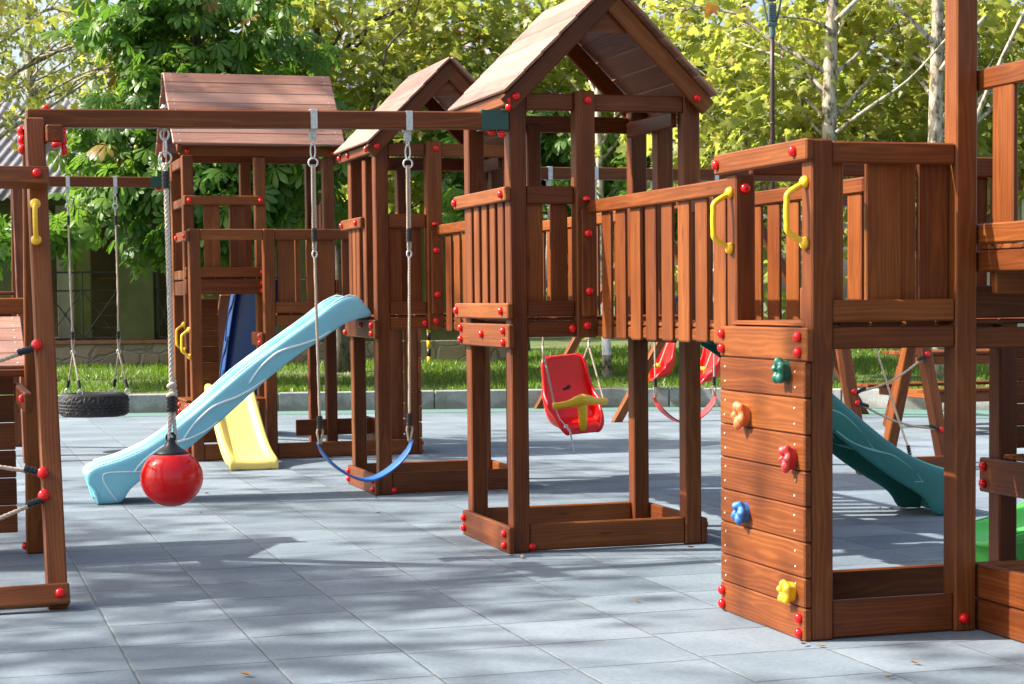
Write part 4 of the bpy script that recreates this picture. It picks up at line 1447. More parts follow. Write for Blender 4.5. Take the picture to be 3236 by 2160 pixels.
def sling(mb, x0, x1, y, ztop, sag, w=0.135, th=0.010):
    """flexible belt seat hanging between x0 and x1, deepest in the middle, with rounded ends"""
    n = 28
    rows_t, rows_b = [], []
    L = x1 - x0
    for k in range(n + 1):
        u = k / n
        z = ztop - sag * (1 - (2 * u - 1) ** 2) ** 0.72
        x = x0 + L * (u + 0.035 * math.sin(2 * math.pi * u))
        e = min(u, 1 - u)
        ww = w / 2 * (0.42 + 0.58 * min(1, e / 0.10) ** 0.6)
        rw, rb = [], []
        for q in range(7):
            v = -1 + 2 * q / 6
            dz = 0.004 * (1 if q in (1, 5, 3) else 0)
            rw.append((x, y + v * ww, z + dz + th / 2))
            rb.append((x, y + v * ww, z - th / 2))
        rows_t.append(rw)
        rows_b.append(rb)
    rows = [a + b[::-1] for a, b in zip(rows_t, rows_b)]
    mb.grid(rows, True)
    mb.f.append(tuple(len(mb.v) - len(rows) * 14 + i for i in range(14)))
    mb.mi.append(mb.cur)
    mb.f.append(tuple(len(mb.v) - 14 + i for i in range(14)))
    mb.mi.append(mb.cur)


def belt_swing(label, xa, xb, y, zb, zt, zs, sag, mat, drop):
    t = thing('belt_swing', label, 'swing', ((xa + xb) / 2, y, zs - sag), 'belt swings hanging from the beams')
    for x, xs in ((xa, xa + 0.012), (xb, xb - 0.012)):
        hw = MB()
        p = hanger(hw, x, y, zb, zt)
        hw.build('hanger', 'steel', t, False)
        rp = MB()
        za = p.z - drop
        rope_mb(rp, [p + Vector((-.006, 0, .012)), (x - 0.007, y, za + 0.02), (x, y, za)], 0.0066, 0.05)
        rope_mb(rp, [p + Vector((.006, 0, .012)), (x + 0.007, y, za + 0.02), (x, y, za)], 0.0066, 0.05)
        rope_mb(rp, [(x, y, za - 0.03), (xs, y, zs + 0.12)], 0.0078, 0.05)
        rope_mb(rp, [(xs, y, zs + 0.125), (xs - 0.016, y, zs + 0.06), (xs - 0.004, y, zs - 0.005)], 0.0062, 0.045)
        rope_mb(rp, [(xs, y, zs + 0.125), (xs + 0.016, y, zs + 0.06), (xs + 0.004, y, zs - 0.005)], 0.0062, 0.045)
        rp.build('rope', 'rope', t, True)
        fb = MB()
        ferrule(fb, (x, y, za + 0.09), (0, 0, 1), 0.017, 0.07)
        ferrule(fb, (xs, y, zs + 0.115), (0, 0, 1), 0.017, 0.07)
        fb.build('ferrule', 'blackp', t)
        lk = MB()
        ring_mb(lk, (x, y, za - 0.012), (.3, 1, 0), 0.012, 0.005, 12, 6, ((0, 0, 1), 1.6))
        lk.build('steel_link', 'steel', t, True)
    mb = MB()
    sling(mb, xa - 0.002, xb + 0.002, y, zs, sag)
    mb.build('belt_seat', mat, t, True)
    return t


belt_swing('blue rubber belt swing hanging from the near beam on two ropes', 1.948, 2.466, 9.979, 2.316, 2.410, 0.640, 0.205, 'belt', 0.45)
belt_swing('red rubber belt swing seen between the posts of the nearest roofed tower', 5.480, 6.010, 14.107, 2.330, 2.424, 0.610, 0.215, 'beltred', 0.50)


def bucket_swing(name, label, c, hang, face, group, scale=1.0, detail=True, tilt=0.0):
    """moulded baby seat: high curved back, wrapped sides, lip, yellow T-shaped bar; c = seat centre bottom, face = horizontal direction it looks"""
    f = Vector((face[0], face[1], 0)).normalized()
    s = Vector((-f.y, f.x, 0))          # towards its left
    up = Vector((0, 0, 1))
    s, up = s * math.cos(tilt) + up * math.sin(tilt), up * math.cos(tilt) - s * math.sin(tilt)
    c = Vector(c)
    t = thing(name, label, 'baby swing', tuple(c), group)
    W = lambda x, y, z: c + s * (x * scale) + f * (y * scale) + up * (z * scale)
    # centre profile from the top of the back to the front lip: (y, z, half width, wrap depth)
    pf = [(-.150, .520, .105, .000), (-.152, .510, .140, .010), (-.150, .480, .160, .030), (-.145, .40, .166, .045), (-.140, .32, .170, .060), (-.132, .25, .186, .075), (-.118, .18, .190, .130),
          (-.090, .110, .192, .165), (-.040, .062, .190, .150), (.020, .045, .186, .115), (.075, .038, .178, .085), (.120, .030, .165, .055), (.150, .010, .150, .030), (.160, -.012, .125, .012), (.160, -.022, .10, .0)]
    rows = []
    for i, (y, z, hw, wd) in enumerate(pf):
        a = pf[max(i - 1, 0)]
        b = pf[min(i + 1, len(pf) - 1)]
        ty, tz = b[0] - a[0], b[1] - a[1]
        L = math.hypot(ty, tz)
        ny, nz = -tz / L, ty / L            # towards the child
        if ny < 0 and nz < 0:
            ny, nz = -ny, -nz
        row = []
        for k in range(13):
            v = -1 + k / 6
            av = abs(v)
            q = max(0.0, (av - 0.55) / 0.45)
            x = math.copysign(hw * (min(av, 0.55) / 0.55 * 0.80 + 0.20 * math.sin(q * math.pi / 2)), v)
            lift = wd * (1 - math.cos(q * math.pi / 2))
            row.append(W(x, y + ny * lift, z + nz * lift))
        rows.append(row)
    mb = MB()
    mb.grid(rows)
    o = mb.build('seat_shell', 'seatred', t, True)
    so = o.modifiers.new('t', 'SOLIDIFY')
    so.thickness = 0.030 * scale
    so.offset = 0
    su = o.modifiers.new('s', 'SUBSURF')
    su.levels = su.render_levels = 2
    # T bar
    mb = MB()
    pts = [W(-.195, .135, .185), W(-.15, .160, .190), (W(-.085, .185, .198)), W(-.03, .200, .212), W(.03, .200, .212), W(.085, .185, .198), W(.15, .160, .190), W(.195, .135, .185)]
    pp = spline(pts, 4)
    rr = []
    for k in range(len(pp)):
        u = abs(2 * k / (len(pp) - 1) - 1)
        rr.append((0.025 + 0.020 * max(0, 1 - u / 0.55)) * scale)
    mb.tube(pp, rr, 10)
    mb.tube([W(0, .195, .22), W(0, .192, .15), W(0, .178, .06), W(0, .160, .005)], [.036 * scale, .034 * scale, .029 * scale, .026 * scale], 12)
    mb.build('safety_bar', 'yellow', t, True)
    # ropes: to the bar ends and to the top of the back, joined at a ring, then up to the beam
    for sg, h in ((-1, hang[0]), (1, hang[1])):
        h = Vector(h)
        bar, back = W(sg * .184, .142, .190), W(sg * .150, -.14, .465)
        ringp = W(sg * .172, -.06, .575)
        rp = MB()
        rope_mb(rp, [ringp, bar - up * 0.02], 0.008, 0.045)
        rope_mb(rp, [ringp, back], 0.008, 0.045)
        rope_mb(rp, [h, ringp + up * 0.01], 0.008, 0.05)
        if sg > 0:
            rope_mb(rp, [h + s * .012, ringp + up * 0.02 + s * .008], 0.010, 0.05)
        rp.build('rope', 'rope', t, True)
        lk = MB()
        ring_mb(lk, ringp, s + f * .3, 0.016, 0.005, 12, 6, ((0, 0, 1), 1.5))
        lk.build('steel_link', 'steel', t, True)
        fb = MB()
        ferrule(fb, h.lerp(ringp, 0.80), (0, 0, 1), 0.016, 0.07)
        fb.build('ferrule', 'blackp', t)
    # buckle tag and strap
    if detail:
        mb = MB()
        mb.bar(W(-.025, -.118, .275), W(.020, -.118, .290), .018, .008, f.cross(s))
        mb.bar(W(.008, -.114, .278), W(.030, -.116, .303), .022, .010, f.cross(s))
        mb.build('buckle', 'blackp', t)
    sx = -1
    mb = MB()
    a = [W(sx * .185, .130, .19), W(sx * .165, .165, .10), W(sx * .130, .185, .045), W(sx * .105, .190, .01), W(sx * .095, .190, -.06), W(sx * .085, .188, -.14)]
    for p, q, w_ in zip(a, a[1:], (.006, .008, .016, .014, .014)):
        mb.bar(p, q, w_, .002, s, 0.0005)
    mb.bar(a[2] + up * 0.012, a[2] - up * 0.014, 0.030, 0.012, s, 0.003)
    mb.build('strap', 'tape', t)
    return t


def hang_pair(x0, x1, y, zb, zt, parent):
    out = []
    for x in (x0, x1):
        hw = MB()
        out.append(hanger(hw, x, y, zb, zt))
        hw.build('hanger', 'steel', parent)
    return out


h1 = hang_pair(4.612, 4.990, 14.107, 2.330, 2.424, nf)
bucket_swing('baby_swing', 'nearest red baby swing seat, its yellow T-bar facing the viewer', (4.800, 14.08, 0.375), (h1[0], h1[1]), (0.02, -1.0), 'red baby swings', 1.12, True, 0.07)
for k, (yy, lab) in enumerate(((21.12, 'red baby swing in side view right of the nearest roofed tower'), (22.62, 'red baby swing in side view between two posts of the nearest roofed tower'))):
    bucket_swing('baby_swing', lab, (8.86, yy, 0.36), ((8.90, yy - .19, 2.50), (8.90, yy + .19, 2.50)), (-0.97, -0.25), 'red baby swings', 1.0, False)

# tyre swing
ts = thing('tyre_swing', 'black car tyre hanging flat on four ropes from the far beam', 'tyre swing', (1.425, 18.28, 0.33))
cx, cy, cz = 1.425, 18.283, 0.335
mb = MB()
nseg = 96
sec = [(0.200, 0.050), (0.203, 0.022), (0.235, 0.004), (0.290, 0.006), (0.314, 0.022), (0.326, 0.045), (0.330, 0.056), (0.330, 0.062), (0.332, 0.085), (0.332, 0.092), (0.333, 0.115), (0.333, 0.122), (0.332, 0.150), (0.330, 0.162), (0.326, 0.178), (0.314, 0.204), (0.290, 0.222), (0.235, 0.224), (0.203, 0.206), (0.200, 0.178),
       (0.224, 0.176), (0.262, 0.150), (0.272, 0.113), (0.262, 0.076), (0.224, 0.052)]
rows = []
for k in range(nseg):
    a = 2 * math.pi * k / nseg
    row = []
    for i, (r, h) in enumerate(sec):
        rr = r
        tw = a
        if 5 <= i <= 14:
            if i in (7, 9, 11):
                rr -= 0.010
            elif k % 2 == 0 and i in (5, 6, 13, 14):
                rr -= 0.009
            elif (k + i // 2) % 3 == 0:
                rr -= 0.008
        row.append((cx + math.cos(tw) * rr, cy + math.sin(tw) * rr, cz + h))
    rows.append(row)
rows.append(rows[0])
mb.grid(rows, True)
mb.build('tyre', 'tyre', ts, False)
for x in (1.232, 1.668):
    hw = MB()
    p = hanger(hw, x, 18.283, 2.500, 2.594)
    hw.build('hanger', 'steel', ts)
    k0 = Vector((x + (0.012 if x < 1.4 else 0.0), 18.283, 0.945))
    rp = MB()
    rope_mb(rp, [p + Vector((0, 0, .01)), (x + .004, 18.283, 1.5), k0 + Vector((0, 0, .25))], 0.0095, 0.06)
    rope_mb(rp, [k0 + Vector((0, 0, .27)), k0 + Vector((.014, 0, .12)), k0], 0.0085, 0.05)
    rope_mb(rp, [k0 + Vector((0, 0, .27)), k0 + Vector((-.010, 0, .12)), k0], 0.0085, 0.05)
    fb = MB()
    ferrule(fb, p - Vector((0, 0, 0.11)), (0, 0, 1), 0.016, 0.09)
    ferrule(fb, k0 + Vector((0, 0, .16)), (0, 0, 1), 0.018, 0.07)
    lk = MB()
    ring_mb(lk, k0, (.3, 1, 0), 0.02, 0.005, 14, 6)
    for dy in (-0.19, 0.19):
        e = Vector((x + (0.055 if dy < 0 else -0.035), 18.283 + dy, cz + 0.262))
        rope_mb(rp, [k0, e], 0.009, 0.055)
        ferrule(fb, k0.lerp(e, 0.86), e - k0, 0.016, 0.08)
        ring_mb(lk, e - Vector((0, 0, 0.025)), (.3, 1, 0), 0.024, 0.006, 14, 6)
    rp.build('rope', 'rope', ts, True)
    fb.build('ferrule', 'blackp', ts)
    lk.build('steel_link', 'steel', ts, True)

# ------------------------------------------------------------------ left edge: playhouse with a sloping plank top
lh = thing('plank_playhouse', 'dark plank hut with a sloping plank top at the left edge behind the ladder frame', 'playhouse', (0.0, 11.3, 0))
mb = MB()
for k in range(6):
    mb.box(-1.2, 0.425, 11.13, 11.155, 0.10 + k * 0.158, 0.10 + (k + 1) * 0.158 - 0.004, 0.006)
mb.build('front_wall', 'wood', lh)
mb = MB()
y0, z0, y1, z1 = 10.62, 1.060, 11.26, 1.325
for k in range(4):
    a, b = k / 4, (k + 1) / 4
    pa, pb = Vector((0, y0 + (y1 - y0) * a, z0 + (z1 - z0) * a)), Vector((0, y0 + (y1 - y0) * b, z0 + (z1 - z0) * b))
    d = (pb - pa)
    nn = Vector((1, 0, 0)).cross(d.normalized())
    c = (pa + pb) / 2 + Vector((-0.38, 0, 0))
    mb.slab(c, Vector((0.855, 0, 0)), d * 0.492, nn * 0.011, 0.004)
    mb.cur = 1
    for q in (-.3, .3):
        for xx in (0.43, 0.405):
            mb.lathe([(0.0065, 0), (0.0055, 0.003)], Vector((xx, 0, 0)) + (pa + pb) / 2 + d * q + nn * 0.011, nn, 6)
            break
    mb.cur = 0
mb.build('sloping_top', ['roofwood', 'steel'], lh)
wood(lh, 'front_beam', -1.2, 0.470, 10.600, 10.625, 1.010, 1.052)
wood(lh, 'back_beam', -1.2, 0.545, 11.30, 11.336, 1.345, 1.440)
wood(lh, 'shelf_board', -1.2, 0.455, 11.34, 11.60, 1.455, 1.478)
wood(lh, 'front_wall', -1.2, 0.44, 11.44, 11.465, 0.95, 1.35)
for x in (-1.2, -0.2):
    wood(lh, 'post', x, x + 0.09, 11.16, 11.25, 0.0, 1.30)

# ------------------------------------------------------------------ picnic table far right
pt = thing('picnic_table', 'brown wooden picnic table with attached benches near the kerb, seen behind the rope net', 'picnic table', (10.35, 17.5, 0))
mb = MB()
for k in range(5):
    mb.box(9.50, 11.3, 17.15 + k * 0.145, 17.15 + (k + 1) * 0.145 - 0.008, 0.782, 0.820, 0.006)
mb.build('tabletop', 'wood', pt)
for a, b in ((16.72, 16.99), (18.03, 18.30)):
    mb = MB()
    mb.box(9.42, 11.4, a, (a + b) / 2 - .004, 0.425, 0.460, 0.008)
    mb.box(9.42, 11.4, (a + b) / 2 + .004, b, 0.425, 0.460, 0.008)
    mb.build('bench', 'wood', pt)
for x in (9.66, 11.1):
    woodbar(pt, 'leg', (x, 16.95, 0.0), (x, 17.33, 0.775), 0.11, 0.045, (0, 1, 0))
    woodbar(pt, 'leg', (x, 18.07, 0.0), (x, 17.69, 0.775), 0.11, 0.045, (0, 1, 0))
    wood(pt, 'stretcher', x + 0.03, x + 0.07, 16.72, 18.30, 0.335, 0.424)
    wood(pt, 'stretcher', x + 0.03, x + 0.07, 17.15, 17.87, 0.690, 0.780)
wood(pt, 'apron', 9.52, 11.28, 17.16, 17.195, 0.69, 0.781)
wood(pt, 'apron', 9.46, 11.36, 16.735, 16.765, 0.325, 0.424)

# ------------------------------------------------------------------ ground, kerb, lawn
g = MB()
g.poly([(-400, -400, -0.012), (400, -400, -0.012), (400, 400, -0.012), (-400, 400, -0.012)])
structure(g.build('ground', 'earth'))
KERB = [(-16, 23.95), (-5, 24.12), (0.7, 24.28), (2.6, 24.10), (4.0, 23.62), (5.0, 23.0), (6.2, 22.5), (9.0, 22.1), (14.0, 22.0)]


def kerb_d(X):
    for (a, da), (b, db) in zip(KERB, KERB[1:]):
        if X <= b:
            return da + (db - da) * (X - a) / (b - a)
    return KERB[-1][1]


g = MB()
g.poly([tuple(cam2w(x, d)[:2]) + (0.0,) for x, d in [(-16, 2.0), (14, 2.0)] + [(x, d + .1) for x, d in KERB[::-1]]])
structure(g.build('rubber_paving', 'tiles'))
g = MB()
pa = [cam2w(x, d + 0.08, 0.004) for x, d in KERB]
pb = [cam2w(x, d - (0.75 if x < 3 else 1.6), 0.004) for x, d in KERB]
g.grid([pb, pa])
structure(g.build('green_rubber_border', 'border'))
g = MB()
X = -16.0
while X < 13.8:
    L = 1.0 if X < 2.4 else 0.55
    a, b = Vector((X + 0.004, kerb_d(X), 0)), Vector((X + L - 0.004, kerb_d(X + L), 0))
    d = (b - a).normalized()
    n = Vector((-d.y, d.x, 0))
    c = (a + b) / 2 + n * 0.075
    z = 0.118 + random.uniform(-.003, .003)
    cw = cam2w(c.x, c.y, z)
    R = Matrix.Rotation(-YAW, 3, 'Z')
    g.slab(cw, R @ (b - a) / 2, R @ n * 0.075, Vector((0, 0, 0.124)), 0.012)
    X += L
structure(g.build('kerb', 'concrete'))


def lawn_z(X, D):
    s = max(0.0, D - kerb_d(X) - 0.12)
    return 0.205 + 0.028 * min(s, 6) + 0.02 * math.sin(X * 1.3 + D) + 0.015 * math.sin(D * 2.1 - X * .7)


g = MB()
rows = []
for k in range(40):
    s = 0.13 + 0.16 * k if k < 20 else 3.2 + (k - 20) * 1.9
    rows.append([cam2w(-16 + 0.4 * i, kerb_d(-16 + 0.4 * i) + s, lawn_z(-16 + 0.4 * i, kerb_d(-16 + 0.4 * i) + s)) for i in range(78)])
g.grid(rows)
structure(g.build('lawn', 'soil', None, True))


def fast_mesh(name, V, F, tint, mat, n_per_face):
    me = bpy.data.meshes.new(name)
    nv, nf = len(V), len(F)
    me.vertices.add(nv)
    me.vertices.foreach_set('co', np.ascontiguousarray(V, dtype=np.float32).ravel())
    me.loops.add(nf * n_per_face)
    me.loops.foreach_set('vertex_index', np.ascontiguousarray(F, dtype=np.int32).ravel())
    me.polygons.add(nf)
    me.polygons.foreach_set('loop_start', np.arange(0, nf * n_per_face, n_per_face, dtype=np.int32))
    me.update(calc_edges=True)
    a = me.attributes.new('tint', 'FLOAT', 'POINT')
    a.data.foreach_set('value', np.ascontiguousarray(tint, dtype=np.float32))
    me.materials.append(M[mat])
    return me


def rot_mats(az, pitch, roll):
    """leaf frames: +y along the leaf, +z its upper face; az heading, pitch below level, roll about its own length"""
    ca, sa, cp_, sp_, cr_, sr_ = np.cos(az), np.sin(az), np.cos(pitch), np.sin(pitch), np.cos(roll), np.sin(roll)
    y = np.stack([ca * cp_, sa * cp_, -sp_], 1)
    x0 = np.stack([sa, -ca, np.zeros_like(ca)], 1)
    z0 = np.cross(x0, y)
    x = x0 * cr_[:, None] + z0 * sr_[:, None]
    z = np.cross(x, y)
    return np.stack([x, y, z], 2)          # columns


def scatter_leaves(name, mat, tv, tf, pos, az, pitch, roll, size, tint):
    R = rot_mats(az, pitch, roll)
    V = np.einsum('nij,kj->nki', R, tv) * size[:, None, None] + pos[:, None, :]
    n, k = len(pos), len(tv)
    F = (tf[None] + (np.arange(n) * k)[:, None, None]).reshape(-1, 3)
    T = np.repeat(tint, k)
    return fast_mesh(name, V.reshape(-1, 3), F, T, mat, 3)


def plane_leaf():
    h = [(0.05, 0.02), (0.30, -0.10), (0.46, 0.02), (0.30, 0.16), (0.33, 0.24), (0.56, 0.42), (0.42, 0.46), (0.24, 0.44), (0.17, 0.60), (0.19, 0.72), (0.06, 0.86)]
    pts = [(0.0, -0.12)] + h + [(0.0, 1.0)] + [(-x, y) for x, y in h[::-1]]
    v = [(0, 0.28, 0.0)] + [(x, y, -0.16 * abs(x) - 0.10 * y * y + 0.02 * math.sin(9 * y)) for x, y in pts]
    f = [(0, i, i % (len(v) - 1) + 1) for i in range(1, len(v))]
    return np.array(v), np.array(f)


def simple_leaf():
    v = [(0, 0, 0), (.28, .30, -.05), (.16, .70, -.08), (0, 1, -.14), (-.16, .70, -.08), (-.28, .30, -.05), (0, .5, .02)]
    f = [(6, 0, 1), (6, 1, 2), (6, 2, 3), (6, 3, 4), (6, 4, 5), (6, 5, 0)]
    return np.array(v), np.array(f)


def chestnut_leaf():
    v, f = [], []
    for k, (ang, L) in enumerate(((-105, .55), (-66, .80), (-32, .97), (0, 1.0), (32, .97), (66, .80), (105, .55))):
        a = math.radians(ang)
        o = len(v)
        for (w, l, dz) in ((0, 0.03, 0), (.075, .42, -.07), (.145, .70, -.16), (.10, .90, -.27), (0, 1.02, -.36), (-.10, .90, -.27), (-.145, .70, -.16), (-.075, .42, -.07), (0, .62, -.08)):
            x, y = w * L * 1.15, l * L
            v.append((x * math.cos(a) + y * math.sin(a), -x * math.sin(a) + y * math.cos(a), dz * L + 0.02 * math.cos(3 * a)))
        for i in range(8):
            f.append((o + 8, o + i, o + (i + 1) % 8))
    return np.array(v), np.array(f)


LEAF = {'plane': plane_leaf(), 'simple': simple_leaf(), 'chestnut': chestnut_leaf()}


def limb_path(a, b, r, sag=0.0, wob=0.08):
    a, b = Vector(a), Vector(b)
    L = (b - a).length
    m = [a]
    for k in range(1, 5):
        t = k / 5
        p = a.lerp(b, t)
        p.z += sag * math.sin(math.pi * t) * L
        m.append(p + Vector((r.uniform(-1, 1), r.uniform(-1, 1), r.uniform(-1, 1))) * wob * L * 0.35)
    m.append(b)
    return spline(m, 2)


def tree(name, label, cat, X, D, top, r0, blobs, species, seed, bark='barkplane', leafmat='leafplane', size=(.11, .25), tint=(0.1, 0.9), lean=(0, 0), per=26, limbs=16, sig=0.26, group='trees behind the playground', fruit=None, base=None, flat=1.0, extra_limbs=(), whitewash=0, z0=None):
    """blobs: (dX, dD, z, rX, rD, rz, clumps); everything across / away from the viewer"""
    r = random.Random(seed)
    rng = np.random.default_rng(seed)
    zb = lawn_z(X, D) - 0.05 if z0 is None else z0
    t = thing(name, label, cat, (X, D, zb), group, cam=True)
    tr = MB()
    n = 12
    axis = []
    for k in range(n + 1):
        q = k / n
        axis.append(Vector((X + lean[0] * q + 0.05 * math.sin(q * 5 + seed), D + lean[1] * q, zb + (top - zb) * q)))
    rad = [r0 * (1.28 if k == 0 else 1) * (1 - 0.72 * k / n) + 0.012 for k in range(n + 1)]
    tr.tube(axis, rad, 12)
    cl = []
    for (dx, dd, z, rx, rd, rz, m) in blobs:
        for k in range(m):
            while True:
                p = np.array([r.uniform(-1, 1), r.uniform(-1, 1), r.uniform(-1, 1)])
                l = np.linalg.norm(p)
                if 0.15 < l < 1:
                    break
            p = p / l * (l ** 0.55)
            cl.append((X + dx + p[0] * rx, D + dd + p[1] * rd, z + p[2] * rz))
    def on_trunk(z):
        q = min(max((z - zb) / (top - zb), 0.05), 0.98)
        k = q * n
        i = int(k)
        return axis[i].lerp(axis[min(i + 1, n)], k - i), r0 * (1 - 0.72 * q) + .012
    tips = r.sample(cl, min(limbs, len(cl)))
    for c in tips:
        dist = math.hypot(c[0] - X, c[1] - D)
        p, rr = on_trunk(c[2] - 0.45 * dist - 0.2)
        path = limb_path(p, c, r, 0.05)
        rl = min(rr * 0.5, 0.012 + 0.010 * dist)
        tr.tube(path, [rl * (1 - 0.8 * k / (len(path) - 1)) + 0.003 for k in range(len(path))], 6)
        near = sorted(cl, key=lambda q: (q[0] - c[0]) ** 2 + (q[1] - c[1]) ** 2 + (q[2] - c[2]) ** 2)[1:4]
        for q in near:
            s = path[r.randint(4, len(path) - 2)]
            pp = limb_path(s, q, r, 0.04, 0.15)
            tr.tube(pp, [rl * 0.42 * (1 - 0.75 * k / (len(pp) - 1)) + 0.002 for k in range(len(pp))], 5)
    for pts, ra, rb in extra_limbs:
        pp = spline(pts, 5)
        tr.tube(pp, [ra + (rb - ra) * k / (len(pp) - 1) for k in range(len(pp))], 7)
    tr.build('trunk', bark, t, True)
    if whitewash:
        w = MB()
        k = 0
        h = whitewash
        pth = [on_trunk(zb + h * i / 6)[0] for i in range(7)]
        w.tube(pth, [r0 * (1.28 - .28 * min(1, i)) * (1 - 0.72 * h * i / 6 / (top - zb)) + .0155 for i in range(7)], 12)
        w.build('limewash', 'barkwhite', t, True)
    # leaves
    cl = np.array(cl)
    m = len(cl)
    N_ = m * per
    ci = np.repeat(np.arange(m), per)
    pos = cl[ci] + rng.normal(0, 1, (N_, 3)) * np.array([sig, sig, sig * 0.62])
    mid = np.array([X + lean[0] * .6, D])
    out = np.arctan2(pos[:, 1] - mid[1], pos[:, 0] - mid[0])
    az = out + rng.normal(0, 1.1, N_)
    pitch = rng.normal(0.62, 0.42, N_) * flat
    roll = rng.normal(0, 0.55, N_)
    sz = rng.uniform(size[0], size[1], N_) * (0.7 + 0.3 * rng.random(N_))
    ct = rng.uniform(tint[0], tint[1], m)
    tt = np.clip(ct[ci] * 0.6 + rng.uniform(tint[0], tint[1], N_) * 0.4 + rng.normal(0, 0.06, N_), 0, 0.94)
    if tint[1] > 0.8:
        b = rng.random(N_) < 0.012
        tt[b] = 1.0
    org = np.array(ORIG[t.name])
    me = scatter_leaves('crown', leafmat, *LEAF[species], pos - org, az, pitch, roll, sz, tt)
    o = bpy.data.objects.new('crown', me)
    COL.objects.link(o)
    o.parent = t
    if fruit:
        fm = MB()
        for k in range(fruit[1]):
            c = cl[r.randrange(m)]
            c = Vector(c) + Vector((r.gauss(0, .2), r.gauss(0, .15) - 0.15, r.gauss(0, .15) - 0.12))
            nb = r.randint(*fruit[2])
            for j in range(nb):
                q = c + Vector((r.gauss(0, .045), r.gauss(0, .045), r.gauss(0, .04))) * (1 if nb > 1 else 0)
                R = fruit[3] * r.uniform(.8, 1.15)
                fm.lathe([(0.001, -R), (R * .6, -R * .8), (R * .95, -R * .3), (R * .95, R * .3), (R * .6, R * .8), (0.001, R)], q, (r.gauss(0, .3), r.gauss(0, .3), 1), 8)
                if nb == 1:
                    fm.tube([q + Vector((0, 0, R)), q + Vector((.01, 0, R + .10))], 0.003, 4)
        fo = fm.build(fruit[0], fruit[4], t, True)
        fo['kind'] = 'stuff'
    return t


SEED = ('seed_balls', 22, (1, 1), 0.018, 'ball_seed')
NUTS = ('husked_nuts', 10, (2, 5), 0.030, 'nut')

tree('chestnut_tree', 'dark green horse chestnut tree hanging over the tyre swing, with husked nuts', 'tree', -4.5, 26.3, 6.2, 0.15,
     [(0.4, -0.2, 4.1, 1.85, 0.8, 2.0, 104), (0.0, -0.7, 2.75, 1.35, 0.4, 0.65, 28), (-2.1, -0.5, 2.35, 0.45, .3, .22, 8), (1.0, 0.2, 3.0, 1.4, .5, 0.9, 24)],
     'chestnut', 3, 'barkdark', 'leafdark', (.24, .36), (0.05, 0.86), (0.2, 0), 13, 20, 0.24, fruit=NUTS)
tree('chestnut_tree', 'smaller dark chestnut tree seen between the posts under the nearest tower roof', 'tree', 0.13, 27.6, 4.2, 0.07,
     [(1.02, -.3, 3.05, 2.0, .9, .75, 74), (.22, 0, 3.6, 1.6, .8, .6, 26)], 'chestnut', 4, 'barkdark', 'leafdark', (.24, .36), (0.15, 0.9), (0, 0), 13, 14, 0.22, fruit=('husked_nuts', 4, (2, 4), 0.03, 'nut'))
tree('plane_tree', 'thin yellowing plane tree with brown leaves and bare twigs in the top left corner', 'tree', -8.1, 27.5, 6.6, 0.12,
     [(1.0, -.6, 5.0, 1.9, .9, 1.4, 62)], 'plane', 5, size=(.11, .25), tint=(0.35, 1.0), per=15, limbs=20, sig=0.30, fruit=SEED)
tree('plane_tree', 'plane tree with dark curving branches above the grey roof, left of the nearest tower roof', 'tree', -2.55, 28.6, 6.6, 0.10,
     [(0.6, -.7, 5.35, 2.2, 1.0, 1.1, 92), (1.6, -.9, 4.3, 1.4, .7, .7, 34), (-1.6, -.4, 5.6, 1.3, .8, .8, 34), (1.1, .3, 3.2, 1.3, .6, .5, 26)], 'plane', 6, 'barkdark', size=(.12, .26), tint=(0.35, 0.92), lean=(-.35, 0), per=22, limbs=20, fruit=SEED,
     extra_limbs=(([(-2.55, 27.2, 3.1), (-2.15, 27.0, 3.7), (-1.85, 27.1, 4.35), (-1.72, 27.0, 4.95), (-1.35, 27.2, 5.4), (-1.2, 27.2, 6.0)], 0.030, 0.012), ([(-2.0, 27.0, 3.95), (-1.55, 26.8, 4.25), (-1.25, 26.8, 4.45)], 0.025, 0.01)))
tree('plane_tree', 'plane tree rising behind the two peaked tower roofs', 'tree', 0.05, 29.5, 7.0, 0.13,
     [(0, -.6, 5.2, 2.1, 1.2, 1.5, 110), (-.2, -.4, 3.4, 1.6, .8, .7, 40)], 'plane', 7, size=(.12, .26), tint=(0.35, 0.92), per=24, limbs=18, fruit=SEED)
tree('plane_tree', 'young plane tree with a limewashed trunk foot on the lawn behind the swings', 'tree', 1.27, 26.3, 6.6, 0.055,
     [(0.7, 2.3, 4.9, 2.1, 1.1, 1.7, 110), (1.0, 2.0, 3.2, 1.5, .7, .6, 30)], 'plane', 8, size=(.12, .26), tint=(0.3, 0.92), per=24, limbs=18, whitewash=1.25, fruit=SEED)
